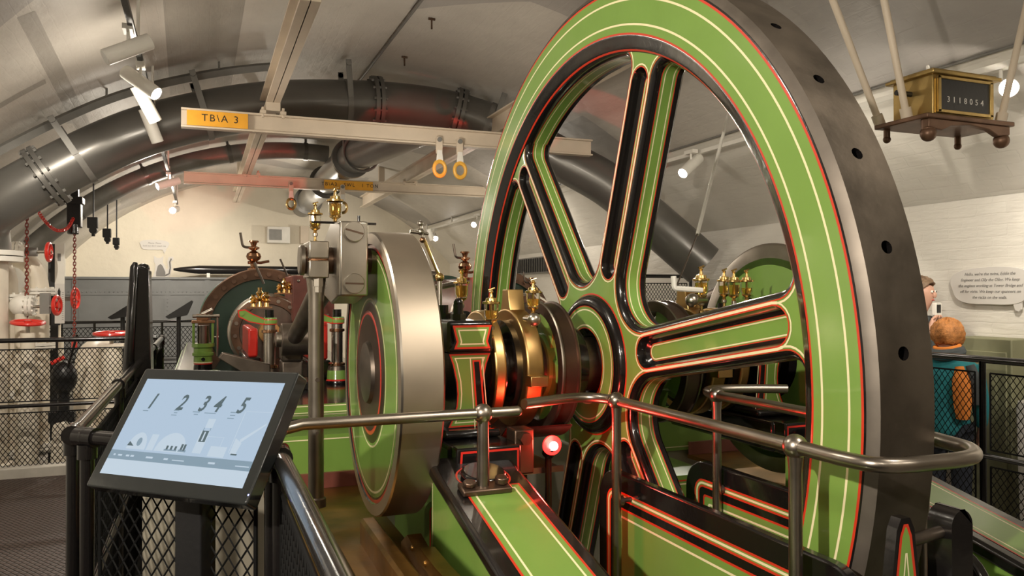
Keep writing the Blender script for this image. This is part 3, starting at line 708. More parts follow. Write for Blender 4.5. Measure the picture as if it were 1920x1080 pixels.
# ------------------------------------------------------------------ barring bracket by the rim, red lamp
t = thing('barring_bracket', 'black two-legged bracket with green red-edged front below the handrail loop', 'bracket', (1.42, 1.2, 0))
def lancet(m, zt): 
    L = [(1.338-.035-m, .2), (1.338-.062-m, .75), (1.338-.029-m, 1.01), (1.338-.016-m*.9, zt-.03), (1.338-.006-m*.7, zt-.006)]
    return L+[(2*1.338-x, z) for x, z in L[::-1]]
b = B(); b.prism([(x, z) for x, z in lancet(.009, 1.147)], 'Y', 1.20, 1.225, 'black'); b.rings(lancet(0, 1.135), 'Y', 1.1992, [(0, .0065, 'red'), (.0065, None, 'green')])
b.rings([(1.306, .8), (1.370, .8), (1.341, 1.07), (1.335, 1.07)], 'Y', 1.1985, [(0, .0035, 'cream')]); b.box(1.296, 1.38, 1.17, 1.225, -.02, .21, 'black'); b.build('green_upright', t)
b = B(); b.prism(rrect(1.468, 1.530, -.02, 1.142, [0, 0, .035, .035]), 'Y', 1.20, 1.26, 'black'); b.build('black_upright', t, bevel=.006)
b = B(); b.cyl((1.345, 1.215, 1.085), (1.475, 1.23, 1.09), .013, 'rod'); b.build('pin', t)
t = thing('red_lamp', 'small glowing red lamp on a dark bracket below the bronze straps', 'lamp', (1.10, 2.415, .30))
b = B(); b.sphere((1.10, 2.405, 1.09), .015, 'redlamp'); b.build('bulb', t)
b = B(); b.lathe([(0, 2.416, 'redhalo'), (.033, 2.416, 'redhalo'), (.033, 2.424, 'blackm'), (0, 2.43, 'blackm')], (1.10, 0, 1.09), 'Y', 28); b.build('lens', t, label='glowing red disc for the glare halo round the bulb')  # glowing disc put in as the red glare halo round the bulb
b = B(); b.cyl((1.10, 2.45, .30), (1.10, 2.45, 1.06), .012, 'black'); b.cyl((1.10, 2.452, 1.055), (1.10, 2.43, 1.085), .022, 'black', n=16); b.build('stand', t)
t = thing('red_lamp', 'unseen red lamp added between the engine beds to redden patches of the vault', 'lamp', (1.47, 5.4, -.02))  # unseen lamp added as the source of the red vault patches
b = B(); b.sphere((1.47, 5.4, 1.06), .021, 'redlamp'); b.build('bulb', t)  # bulb of the added unseen lamp
b = B(); b.cyl((1.47, 5.43, -.02), (1.47, 5.43, 1.03), .012, 'black'); b.cyl((1.47, 5.4, -.02), (1.47, 5.4, .0), .08, 'black'); b.cyl((1.47, 5.44, 1.02), (1.47, 5.41, 1.055), .022, 'black', n=16); b.build('stand', t)  # stand of the added unseen lamp
t = thing('oil_shelf', 'copper drip shelf low between bearing pedestal and red lamp', 'shelf', (1.03, 2.6, .30))
b = B(); b.box(.93, 1.17, 2.48, 2.80, .985, .995, 'tray'); b.box(.93, 1.17, 2.475, 2.485, .985, 1.005, 'steeld'); b.build('shelf_plate', t)
b = B(); b.box(.95, .97, 2.76, 2.79, .30, .985, 'black'); b.build('leg', t)
b = B(); b.box(1.13, 1.15, 2.76, 2.79, .30, .985, 'black'); b.build('leg', t)
t = thing('hanger_block', 'dark hanger block with hexagon bolt under the bronze straps', 'block', (.985, 2.45, 1.02))
b = B(); b.box(.965, 1.035, 2.42, 2.50, 1.0, 1.15, 'brown'); b.build('block', t, bevel=.006)
b = B(); b.bolt((1.0, 2.42, 1.12), (0, -1, 0), .022, .02, 'brown'); b.build('bolt', t)
t = thing('belt_guard', 'dark curved sheet guard below the brown drum', 'guard', (1.14, AY, 1.05))
b = B(); b.lathe([(.262, 1.0, 'woodb'), (.268, 1.0, 'woodb'), (.268, 1.26, 'woodb'), (.262, 1.26, 'woodb'), (.262, 1.0)], (0, AY, AZ), 'X', 40, a0=math.radians(-130), a1=math.radians(-30))
b.xf(0, Matrix.Translation((0, 0, .0))); b.build('sheet', t)

# ------------------------------------------------------------------ cylinders, guides and pumps behind the crank
def cylinder_set():
    cx = .455
    t = thing('steam_cylinder', 'large dark green cylinder end with bolted brown flange behind the touch screen', 'cylinder', (cx, 7.4, 1.085)); o = (cx, 0, AZ)
    b = B(); b.lathe([(.10, 6.63, 'dgreen'), (.395, 6.63, 'dgreen'), (.40, 6.60, 'flange'), (.478, 6.595, 'flange'), (.487, 6.605, 'steel'), (.487, 6.66, 'steel'), (.45, 6.665, 'dgreen'), (.44, 6.70, 'woodb'), (.44, 8.4, 'dgreen'), (.487, 8.42, 'dgreen'), (.487, 8.5, 'dgreen'), (0, 8.5)], o, 'Y', 96); b.build('barrel', t)
    for k in range(30):
        a = 2*PI*k/30; p = (cx+.438*math.cos(a), 6.597, AZ+.438*math.sin(a)); b = B(); b.bolt(p, (0, -1, 0), .019, .02, 'flange'); b.build('flange_bolt', t)
    b = B(); b.lathe([(.06, 6.02, 'rod'), (.20, 6.02, 'rod'), (.205, 6.0, 'flange'), (.262, 6.0, 'steel'), (.280, 6.01, 'steel'), (.284, 6.03, 'steel'), (.284, 6.10, 'dgreen'), (.262, 6.11, 'dgreen'), (.262, 6.63, 'dgreen')], o, 'Y', 72)
    for k in range(16):
        a = 2*PI*k/16+.1; b.bolt((cx+.234*math.cos(a), 6.0, AZ+.234*math.sin(a)), (0, -1, 0), .015, .018, 'steeld')
    b.build('inner_cover', t)
    b = B(); b.lathe([(.03, 5.9, 'bronze'), (.075, 5.9, 'bronze'), (.08, 5.92, 'bronze'), (.08, 6.02, 'bronze')], o, 'Y', 32); b.cyl((cx, 4.35, AZ), (cx, 6.0, AZ), .032, 'steel'); b.build('piston_rod', t)
    b = B(); b.box(cx-.36, cx+.36, 6.8, 8.3, 1.085, 1.10, 'dgreen'); b.prism([(cx-.34, 1.09), (cx+.34, 1.09), (cx+.2, 1.2), (cx-.2, 1.2)], 'Y', 6.9, 8.2, 'dgreen'); b.build('saddle', t)
    b = B(); b.box(cx+.16, cx+.46, 5.9, 6.5, 1.40, 1.74, 'woodb'); 
    for k in range(4): b.bolt((cx+.20+.07*k, 5.9, 1.70), (0, -1, 0), .012, .015, 'steeld'); b.bolt((cx+.20+.07*k, 5.9, 1.45), (0, -1, 0), .012, .015, 'steeld')
    b.build('valve_chest', t, bevel=.01)
    return t
cy = cylinder_set(); mirrored(cy, 'far cylinder of the second engine, glimpsed beyond the left flywheel spokes')

def guide_column(x, y, arm, label):
    t = thing('guide_column', label, 'column', (x, y, 1.085), 'crosshead guide columns')
    b = B(); b.lathe([(.032, 1.185, 'steel'), (.032, 1.43, 'steel')], (x, y, 0), 'Z', 24); b.build('column', t)
    b = B(); b.lathe([(.033, 1.385, 'copper'), (.043, 1.388, 'copper'), (.043, 1.402, 'copper'), (.033, 1.405)], (x, y, 0), 'Z', 24); b.build('upper_ring', t)
    b = B(); b.lathe([(.033, 1.19, 'copper'), (.05, 1.192, 'copper'), (.05, 1.205, 'copper'), (.033, 1.21)], (x, y, 0), 'Z', 24); b.build('lower_ring', t)
    b = B(); b.lathe([(.0, 1.085, 'black'), (.062, 1.085, 'black'), (.062, 1.105, 'redp'), (.060, 1.108, 'redp'), (.058, 1.114, 'green'), (.055, 1.165, 'rod'), (.048, 1.188, 'rod'), (.0, 1.188)], (x, y, 0), 'Z', 28); b.build('base', t)
    b = B(); b.lathe([(.032, 1.43, 'steel'), (.042, 1.433, 'redp'), (.042, 1.438, 'green'), (.043, 1.458, 'redp'), (.042, 1.463, 'green'), (.040, 1.472, 'black'), (.025, 1.474, 'black'), (.025, 1.515, 'black'), (0, 1.515)], (x, y, 0), 'Z', 24); b.build('cap', t)
    if arm:
        b = B(); b.prism([(x-.02, 1.46), (x-.03, 1.432), (x-.11, 1.448), (x-.165, 1.478), (x-.17, 1.515), (x-.13, 1.52), (x-.09, 1.495), (x-.03, 1.468)], 'Y', y-.03, y+.03, 'green'); 
        b.rings([(x-.02, 1.46), (x-.03, 1.432), (x-.11, 1.448), (x-.165, 1.478), (x-.17, 1.515), (x-.13, 1.52), (x-.09, 1.495), (x-.03, 1.468)], 'Y', y-.0308, [(0, .006, 'redp')]); b.cyl((x-.148, y-.035, 1.498), (x-.148, y+.035, 1.498), .014, 'green'); b.build('arm', t)
    return t
g1 = guide_column(.353, 4.6, True, 'steel guide column with brass rings and green arm, left of the upright rod')
g2 = guide_column(.728, 4.6, True, 'steel guide column with green cap between upright rod and crank disc')
for g, n in ((g1, 'far engine guide column nearer the wall, hidden behind the flywheel'), (g2, 'far engine guide column nearer the flywheel, hidden behind a spoke')): mirrored(g, n)
t = thing('crosshead_guide', 'bright red crosshead guide block behind the steel guide columns', 'guide', (.26, 5.0, 1.085))
b = B(); b.box(.255, .31, 4.9, 5.6, 1.23, 1.40, 'redp'); b.build('block', t, bevel=.012)
b = B(); b.box(.235, .325, 4.88, 5.62, 1.085, 1.23, 'black'); b.build('foot', t, bevel=.01)
t = thing('crosshead_guide', 'red crosshead guide glimpsed between upright rod and crank disc', 'guide', (.66, 5.0, 1.085))
b = B(); b.box(.61, .72, 4.9, 5.6, 1.20, 1.43, 'redp'); b.build('block', t, bevel=.012)
b = B(); b.box(.595, .735, 4.88, 5.62, 1.085, 1.20, 'black'); b.build('foot', t, bevel=.01)
t = thing('crosshead', 'dark steel crosshead with round pin end behind the upright rod', 'crosshead', (.455, 4.45, 1.2))
b = B(); b.box(.40, .51, 4.36, 4.56, 1.24, 1.42, 'rod'); b.build('block', t, bevel=.012)
b = B(); b.box(.38, .57, 4.34, 4.60, 1.085, 1.13, 'black'); b.box(.40, .51, 4.38, 4.54, 1.13, 1.24, 'rod'); b.build('slipper', t, bevel=.008)
t = thing('stay_bracket', 'slanting dark stay bracket with green foot above the touch screen', 'bracket', (.20, 4.4, 1.085))
b = B(); b.prism([(.16, 1.085), (.20, 1.085), (.34, 1.19), (.34, 1.23), (.30, 1.24), (.10, 1.30), (.08, 1.27), (.20, 1.19)], 'Y', 4.36, 4.42, 'rod'); b.build('stay', t, bevel=.005)
b = B(); b.prism([(.10, 1.085), (.19, 1.085), (.16, 1.13), (.14, 1.20), (.11, 1.20)], 'Y', 4.33, 4.36, 'green'); b.rings([(.10, 1.085), (.19, 1.085), (.16, 1.13), (.14, 1.20), (.11, 1.20)], 'Y', 4.329, [(0, .006, 'redp')]); b.build('foot', t)

t = thing('lubricator_pump', 'small green lubricator pump in an open steel frame behind the screen top', 'pump', (.008, 5.5, 1.085)); x, y = .008, 5.5
b = B(); b.lathe([(0, 1.085, 'green'), (.095, 1.085, 'green'), (.095, 1.105, 'green'), (.06, 1.112, 'black'), (.055, 1.15, 'redp'), (.058, 1.158, 'cream'), (.058, 1.166, 'green'), (.056, 1.20, 'green'), (.066, 1.206, 'green'), (.066, 1.222, 'green'), (.058, 1.228, 'green'), (.058, 1.255, 'green'), (.070, 1.262, 'green'), (.070, 1.285, 'green'), (0, 1.287)], (x, y, 0), 'Z', 28); b.bolt((x, y-.056, 1.185), (0, -1, 0), .012, .01, 'black', 12); b.build('body', t)
for s in (-1, 1):
    b = B(); b.prism([(x+s*.05, 1.285), (x+s*.066, 1.285), (x+s*.066, 1.42), (x+s*.05, 1.42)], 'Y', y-.03, y+.03, 'green'); b.build('upright', t, bevel=.004)
b = B(); b.cyl((x, y, 1.285), (x, y, 1.40), .034, 'rod'); b.build('plunger', t)
b = B(); b.box(x-.07, x+.07, y-.035, y+.035, 1.415, 1.435, 'copper'); b.cyl((x-.065, y-.02, 1.462), (x+.10, y-.02, 1.462), .012, 'steeld'); b.box(x-.04, x+.03, y-.025, y+.025, 1.435, 1.475, 'copper'); b.cyl((x-.01, y, 1.47), (x+.06, y, 1.505), .013, 'steel'); b.build('top_frame', t, bevel=.003)
b = B(); b.cyl((x+.085, y-.02, 1.20), (x+.085, y-.02, 1.47), .008, 'steel', n=10); b.cyl((x+.05, y-.02, 1.325), (x+.095, y-.02, 1.325), .006, 'steel', n=8); b.build('side_rod', t)

def ball_valve(p, s, label, handle=True):
    x, y, z = p; t = thing('ball_valve', label, 'valve', p, 'copper ball valves'); h = lambda v: v*s
    b = B(); b.lathe([(0, 0, 'copper'), (h(.05), 0, 'copper'), (h(.05), h(.02), 'copper'), (h(.025), h(.03), 'copper'), (h(.03), h(.06), 'copper'), (h(.045), h(.065), 'copper'), (h(.02), h(.075), 'copper'), (h(.055), h(.10), 'copper'), (h(.064), h(.125), 'copper'), (h(.055), h(.15), 'copper'), (h(.018), h(.175), 'copper'), (h(.05), h(.195), 'copper'), (h(.05), h(.205), 'copper'), (h(.02), h(.215), 'copper'), (h(.03), h(.245), 'copper'), (h(.045), h(.25), 'copper'), (h(.04), h(.262), 'copper'), (0, h(.264))], p, 'Z', 24); b.build('body', t)
    b = B(); b.tube(fillet([(x, y, z+h(.20)), (x-h(.09), y, z+h(.205)), (x-h(.11), y, z+h(.33))], h(.03)), h(.011), 'rod', 8); b.build('crank_handle', t)
    b = B(); b.tube([(x-h(.05), y, z+h(.07)), (x+h(.06), y, z+h(.07)), (x+h(.13), y, z+h(.085))], h(.012), 'copper', 8); b.build('side_cock', t)
    return t
ball_valve((.40, 6.85, 1.80), .95, 'copper ball valve with crank handle on top of the large cylinder')
ball_valve((2.03, 6.2, 1.72), .9, 'copper ball valve just left of the flywheel rim')
ball_valve((2.72, 6.4, 1.55), .75, 'copper ball valve seen between flywheel rim and left spoke')
def valve_cluster(x, y, z, label):
    t = thing('drain_cocks', label, 'valve', (x, y, z)); b = B()
    for dx, hh in ((-.0, .11), (.035, .085), (-.035, .07)):
        b.lathe([(0, 0, 'brass'), (.016, 0, 'brass'), (.012, hh*.3, 'brass'), (.024, hh*.42, 'brass'), (.012, hh*.55, 'brass'), (.022, hh*.72, 'brass'), (.010, hh*.85, 'brass'), (.012, hh, 'brass'), (0, hh)], (x+dx, y, z), 'Z', 14)
    b.box(x-.07, x+.065, y-.016, y+.016, z-.006, z+.004, 'copper'); b.build('body', t)
    b = B(); b.tube([(x+.02, y-.02, z+.13), (x-.03, y-.02, z+.25)], .007, 'rod', 8); b.build('lever', t)
    return t
valve_cluster(.56, 5.95, 1.61, 'cluster of small brass cocks on the inner cylinder cover')
valve_cluster(.30, 4.58, 1.53, 'small brass cocks above the green arm of the left guide column')

oil_cup((.361, 2.75, PZ+.083), .74, 'glass oil cup on the bearing block above the upright rod', .35)
oil_cup((.446, 2.86, PZ+.130), .88, 'amber oil cup on the big end strap beside the cross bar', .9)
oil_cup((.945, 2.59, 1.475), .93, 'oil cup at the right end of the green bearing cap', .5)
oil_cup((1.092, 2.56, 1.520), .86, 'oil cup on the bronze eccentric lug near the hub', .5)
oil_cup((1.29, 4.0, 1.530), 1.3, 'amber oil cup by the left edge of the flywheel behind the bearing cap', .9)
oil_cup((.62, 4.55, 1.46), .9, 'small amber oil cup left of the upright rod by the crosshead', .9)
oil_cup((1.87, 2.66, 1.555), 1.0, 'amber oil cup beside the white crank on the far eccentric', .9)
oil_cup((2.012, 2.70, 1.565), .88, 'leftmost oil cup of the trio before the far crank disc', .6)
oil_cup((1.969, 2.58, 1.560), .88, 'middle oil cup of the trio before the far crank disc', .8)
oil_cup((2.015, 2.56, 1.565), .84, 'rightmost oil cup of the trio before the far crank disc, dark lid', .4)
t = thing('oiler_ball', 'polished steel ball joint beside the oil cup on the bronze lug', 'ball joint', (1.085, 2.56, 1.515))
b = B(); b.sphere((1.07, 2.50, 1.512), .024, 'steel'); b.cyl((1.07, 2.50, 1.512), (1.08, 2.60, 1.512), .012, 'steel'); b.build('ball', t)
t = thing('oiler_ball', 'polished ball and white crank on the far eccentric behind the spokes', 'ball joint', (1.89, 2.62, 1.56))
b = B(); b.sphere((1.80, 2.62, 1.575), .028, 'steel'); b.cyl((1.80, 2.62, 1.575), (1.89, 2.66, 1.575), .013, 'steel'); b.build('ball', t)
b = B(); b.tube(fillet([(1.74, 2.66, 1.67), (1.74, 2.655, 1.622), (1.86, 2.64, 1.615)], .01), .011, 'white', 8); b.build('crank', t, label='white crank')

t = thing('valve_gear_chest', 'black bolted valve gear chest between crank disc and flywheel', 'machine', (1.15, 4.3, 1.0))
b = B(); b.box(.97, 1.14, 3.75, 4.9, 1.085, 1.46, 'blackm'); b.box(.94, 1.17, 3.72, 4.95, 1.46, 1.49, 'blackm'); b.build('chest', t, bevel=.01)
for k in range(5):
    b = B(); xx = .98+.04*k; b.cyl((xx, 3.78+.06*k, 1.49), (xx, 3.78+.06*k, 1.56+.02*(k % 2)), .012, 'black', n=6); b.cyl((xx, 3.78+.06*k, 1.51), (xx, 3.78+.06*k, 1.53), .022, 'black', n=6); b.build('stud', t)
b = B(); b.tube([(1.05, 4.5, 1.49), (1.1, 4.5, 1.66), (1.2, 4.55, 1.72), (1.32, 4.6, 1.72)], .025, 'steeld', 12); b.tube([(1.0, 4.2, 1.60), (1.35, 4.3, 1.66)], .016, 'steel', 10); b.build('linkage', t)
b = B(); b.prism([(1.15, 1.1), (1.34, 1.1), (1.36, 1.48), (1.30, 1.515), (1.22, 1.50), (1.16, 1.40)], 'Y', 3.93, 4.06, 'blackm'); b.box(1.16, 1.35, 3.9, 4.1, 0, 1.1, 'blackm'); b.build('side_frame', t, bevel=.01)
t = thing('starting_lever', 'slim brass starting lever with steel balls rising right of the crank disc', 'lever', (1.22, 4.2, 1.66))
b = B(); b.tube([(1.225, 4.2, 1.70), (1.14, 4.2, 1.90)], .009, 'brass', 10); b.build('rod', t)
b = B(); b.sphere((1.118, 4.2, 1.99), .017, 'steel'); b.sphere((1.120, 4.2, 1.945), .020, 'steel'); b.cyl((1.118, 4.2, 1.99), (1.14, 4.2, 1.89), .009, 'steel'); b.cyl((1.06, 4.2, 1.945), (1.17, 4.2, 1.935), .010, 'steel'); b.cyl((1.165, 4.2, 1.96), (1.185, 4.2, 1.90), .014, 'white'); b.sphere((1.13, 4.2, 1.90), .017, 'copper'); b.build('top_joint', t)
b = B(); b.sphere((1.228, 4.2, 1.695), .026, 'brass'); b.cyl((1.228, 4.2, 1.46), (1.228, 4.2, 1.69), .014, 'steel'); b.build('lower_joint', t)

# feeler rod rising through the spokes
t = thing('stroke_rod', 'thin white rod with dark wire end slanting up behind the flywheel spokes', 'rod', (1.87, 2.76, 1.66))
b = B(); b.tube([(2.02, 2.90, 1.86), (3.38, 4.15, 3.56)], .0085, 'white', 8); b.build('rod', t)
b = B(); b.tube([(1.775, 2.70, 1.62), (2.03, 2.908, 1.872)], .0035, 'rod', 8); b.build('wire', t, label='dark wire end')

# ------------------------------------------------------------------ touch screen kiosk
KC = Vector((-.026, 2.116, 1.267))
KM = Matrix.Translation(KC) @ Matrix.Rotation(-.785, 4, 'Z') @ Matrix.Rotation(.989, 4, 'X') @ Matrix.Rotation(-.038, 4, 'Y')
kt = thing('touch_screen', 'lit touch screen with numerals 1 to 5 tilted on a black post', 'screen', (-.03, 2.26, 0))
b = B(); i0 = b.mark(); b.prism(rrect(-.267, .267, -.170, .166, .008), 'Z', -.042, -.002, 'screenblk'); b.xf(i0, KM); b.build('housing', kt, bevel=.004)
b = B(); i0 = b.mark(); W2, H2 = .2385, .134
b.add([(-W2, H2*-.52, -.0014), (W2, H2*-.52, -.0014), (W2, H2, -.0014), (-W2, H2, -.0014)], [(0, 1, 2, 3)], 'scr')
b.add([(-W2, -H2, -.0014), (W2, -H2, -.0014), (W2, -H2*.70, -.0014), (-W2, -H2*.70, -.0014)], [(0, 1, 2, 3)], 'scr2')
b.add([(-W2, -H2*.70, -.0014), (W2, -H2*.70, -.0014), (W2, -H2*.52, -.0014), (-W2, -H2*.52, -.0014)], [(0, 1, 2, 3)], 'scrm')
def q(x0, x1, y0, y1, m, z=-.0008): b.add([(x0*W2, y0*H2, z), (x1*W2, y0*H2, z), (x1*W2, y1*H2, z), (x0*W2, y1*H2, z)], [(0, 1, 2, 3)], m)
def arch(x0, x1, y0, y1, m):
    xc, rx = (x0+x1)/2, (x1-x0)/2; pts = [(xc+rx*math.cos(PI*k/14), y0+(y1-y0)*math.sin(PI*k/14)) for k in range(15)]
    b.add([(x*W2, y*H2, -.0011) for x, y in pts], [tuple(range(15))], 'scr2')
arch(-.80, -.52, -.48, -.14, 'scr2'); arch(-.38, .05, -.48, -.10, 'scr2'); q(-.50, -.40, -.48, -.16, 'scr2', -.0011)
b.add([(-.80*W2, -.42*H2, -.0008), (-.70*W2, -.42*H2, -.0008), (-.78*W2, -.33*H2, -.0008)], [(0, 1, 2)], 'scrd')
pts = [(-.64+.035*math.cos(a), -.33+.085*math.sin(a)) for a in [2*PI*k/16 for k in range(16)]]; b.add([(x*W2, y*H2, -.0008) for x, y in pts], [tuple(range(16))], 'scrm')
for x0 in (-.22, -.16, -.10, -.02, .02): q(x0, x0+.03, -.44, -.36+.05*(x0 > -.05), 'scrd')
q(-.24, -.06, -.46, -.43, 'scrm'); q(-.04, .07, -.46, -.42, 'scrm')
q(.16, .28, -.46, -.02, 'scr2', -.0011); q(.18, .27, -.24, -.02, 'scrd'); q(.215, .235, -.22, -.04, 'scr2', -.0006); q(.19, .29, .04, .22, 'scr2', -.0011); q(.18, .19, -.02, .04, 'scrm'); q(.27, .28, -.02, .04, 'scrm')
q(.28, .52, -.13, -.122, 'scr2'); q(.66, .99, .40, .408, 'scr2'); q(.64, .648, -.40, .40, 'scr2'); q(.5, .506, -.46, -.13, 'scr2'); q(.38, .60, -.5, -.3, 'scr2', -.0012)
b.add([(.66*W2, -.42*H2, -.001), (.74*W2, -.42*H2, -.001), (.76*W2, -.2*H2, -.001), (.66*W2, -.12*H2, -.001)], [(0, 1, 2, 3)], 'scr2')
b.add([(.74*W2, -.2*H2, -.001), (.98*W2, .16*H2, -.001), (.98*W2, .20*H2, -.001), (.72*W2, -.14*H2, -.001)], [(0, 1, 2, 3)], 'scr2')
q(.68, .76, -.44, -.41, 'scrd')
for x0, x1 in ((-.93, -.90), (-.86, -.80), (-.74, -.69), (-.67, -.62), (-.44, -.34), (-.18, -.12), (-.06, .11), (.44, .53), (.80, .98)): q(x0, x1, -.635, -.60 if x1-x0 < .1 else -.617, 'scr2', -.0007)
for x, y, w in ((-.78, .30, .08), (-.32, .34, .08), (-.32, .29, .05), (-.33, .24, .08), (-.03, .33, .10), (-.02, .28, .06), (.17, .32, .16), (.49, .36, .09), (.49, .30, .07), (.48, .24, .09)): q(x-w/2, x+w/2, y, y+.018, 'scrm', -.0007)
b.xf(i0, KM); disp = b.build('display', kt, smooth=0)
for n, x in (('1', -.75), ('2', -.30), ('3', .02), ('4', .22), ('5', .56)):
    text_mesh('numeral', n, .060, 'scrd', disp, KM @ Matrix.Translation((x*W2, .50*H2, -.0006)), shear=.32, extrude=.0002, xscale=.8, bold=.0012)
b = B(); i0 = b.mark(); b.add([(.2605+.0008, -.149, -.0018), (.2605+.004, -.149, -.0018), (.2605+.004, -.145, -.0018), (.2605+.0008, -.145, -.0018)], [(0, 1, 2, 3)], 'blueled'); b.xf(i0, KM); b.build('power_light', kt, label='tiny blue power light')
b = B(); b.prism(rrect(-.045, .045, -.028, .028, .006), 'Z', 0, 1.10, 'blackm'); i1 = b.mark(); b.box(-.10, .10, -.02, .02, 1.10, 1.20, 'blackm'); b.box(-.16, .16, -.11, .11, .0, .012, 'blackm'); b.xf(0, Matrix.Translation((-.015, 2.225, 0)) @ Matrix.Rotation(-.785, 4, 'Z')); b.build('post', kt, bevel=.004)

# ------------------------------------------------------------------ railings with diamond mesh
def fence(name, label, P, zt=1.2, zm=.62, posts=None, panels=((.66, 1.12), (.08, .56)), tube_r=.021, cell=.045, wire=.0028, rails=True, couplings=False, z0=0.0, postr=None):
    """P: list of plan points; each run gets top and mid tubes, framed mesh panels and posts"""
    t = thing(name, label, 'railing', (P[0][0], P[0][1], z0))
    pr = postr or tube_r
    def zz(v): return z0+v
    path = fillet([(x, y, zz(zt)) for x, y in P], .09) if len(P) > 2 else [(x, y, zz(zt)) for x, y in P]
    b = B(); b.tube(path, tube_r, 'black', 16); b.build('top_rail', t)
    b = B(); b.tube([(x, y, zz(zm)) for x, y in P], tube_r*.8, 'black', 12); b.build('mid_rail', t)
    for (xa, ya), (xb, yb) in zip(P, P[1:]):
        L = math.hypot(xb-xa, yb-ya); ex = Vector((xb-xa, yb-ya, 0))/L
        npost = max(1, round(L/1.5)) if posts is None else posts
        for k in range(npost+1):
            p = Vector((xa, ya, 0))+ex*(L*k/npost)
            b = B(); b.cyl((p.x, p.y, zz(0)), (p.x, p.y, zz(zt)), pr*.9, 'black', n=14); b.cyl((p.x, p.y, zz(0)), (p.x, p.y, zz(.012)), .05, 'black', n=16)
            if couplings:
                b.cyl(p+Vector((0, 0, zz(zt-.06))), p+Vector((0, 0, zz(zt-.02))), pr*1.25, 'black', n=16); b.cyl(p-ex*.035+Vector((0, 0, zz(zt))), p+ex*.035+Vector((0, 0, zz(zt))), tube_r*1.32, 'black', n=16)
                b.sphere(p+Vector((0, 0, zz(zt))), tube_r*1.35, 'black')
            b.build('post', t)
        for (za, zb) in panels:
            b = B(); m0 = .05; Lp = L-2*m0; H = zb-za
            if Lp < .1: continue
            s = cell*1.35; w = wire
            def bar(a, c, r):
                A = Vector((xa, ya, 0))+ex*(m0+a[0])+Vector((0, 0, zz(za+a[1]))); C = Vector((xa, ya, 0))+ex*(m0+c[0])+Vector((0, 0, zz(za+c[1])))
                b.cyl(A, C, r, 'mesh', n=4 if r < .004 else 8, caps=False)
            for A, C in (((0, 0), (Lp, 0)), ((0, H), (Lp, H)), ((0, 0), (0, H)), ((Lp, 0), (Lp, H))): bar(A, C, .0055)
            tn = 1.35   # wires steeper than 45 degrees
            n = int((Lp+H/tn)/cell)
            for k in range(1, n+1):
                c = k*cell
                for mir in (0, 1):
                    # line x = c - z/tn
                    za0 = max(0, (c-Lp)*tn); zb0 = min(H, c*tn)
                    if zb0 <= za0: continue
                    xa0, xb0 = c-za0/tn, c-zb0/tn
                    if mir: xa0, xb0 = Lp-xa0, Lp-xb0
                    bar((xa0, za0), (xb0, zb0), w)
            b.build('mesh_panel', t, smooth=0)
    return t
fence('railing', 'near black tubular railing running from the touch screen toward the camera', [(.18, -.6), (.18, 2.02)], posts=2, couplings=True, cell=.042, wire=.0028, tube_r=.0215)
fence('railing', 'short diagonal mesh railing under the touch screen', [(.165, 2.07), (-.30, 2.50)], posts=1, cell=.040, wire=.0028, couplings=True)
fence('railing', 'long black railing receding behind the touch screen toward the pipes', [(-.345, 2.58), (-.345, 7.95)], posts=4, cell=.05, couplings=True)
fence('railing', 'black mesh railing on the white kerb before the cream pipework', [(-.40, 8.05), (-2.38, 8.05)], posts=1, cell=.042, wire=.0030, z0=.0)
fence('railing', 'farthest black railing in front of the grey riveted tank', [(.35, 13.0), (-2.38, 13.0)], posts=3, cell=.06, wire=.004)
fence('railing', 'black mesh railing beside the child by the right wall', [(4.4, 1.9), (4.4, 3.38), (4.4, 5.2)], posts=1, cell=.042, wire=.0026, tube_r=.022)
t = thing('platform', 'raised pale platform at the right end under a mesh railing', 'platform', (5.0, 9, 0)); b = B(); b.box(3.6, XR-.01, 7.5, 11, 0, .60, 'floor'); b.build('block', t)
fence('railing', 'black railing on the raised platform seen between the flywheel spokes', [(3.8, 7.6), (5.2, 7.6)], posts=2, cell=.04, wire=.0032, z0=.60)

# tall black stand beside the long railing
t = thing('black_stand', 'tall tapered black stand with rounded edge behind the touch screen', 'stand', (-.33, 5.0, 0))
b = B(); b.prism([(-.375, 0), (-.245, 0), (-.285, 1.75), (-.35, 1.77), (-.36, 1.75)], 'Y', 4.96, 5.25, 'black'); b.build('panel', t, bevel=.008)
b = B(); b.tube([(-.400, 4.95, 0), (-.388, 4.95, 1.2), (-.358, 4.95, 1.76), (-.352, 4.955, 1.785)], [.03, .028, .022, .012], 'black', 16); b.build('edge_tube', t)
b = B(); b.sphere((-.315, 5.0, 1.755), .035, 'black', 16, 10, (1, .8, .8)); b.build('top_knob', t)
for x0, lab in ((-1.25, 'black tilted information screen on the far railing, left of the tall stand'), (-.50, 'black tilted information screen on the far railing, right of the tall stand')):
    t = thing('information_screen', lab, 'screen', (x0, 12.6, 0))
    b = B(); b.prism([(x0, 1.28), (x0+.36, 1.52), (x0+.38, 1.50), (x0+.30, 1.30), (x0+.05, 1.25)], 'Y', 12.5, 12.9, 'blackm'); b.build('panel', t, bevel=.006)
    b = B(); b.cyl((x0+.18, 12.7, 0), (x0+.18, 12.7, 1.32), .03, 'blackm'); b.build('post', t)

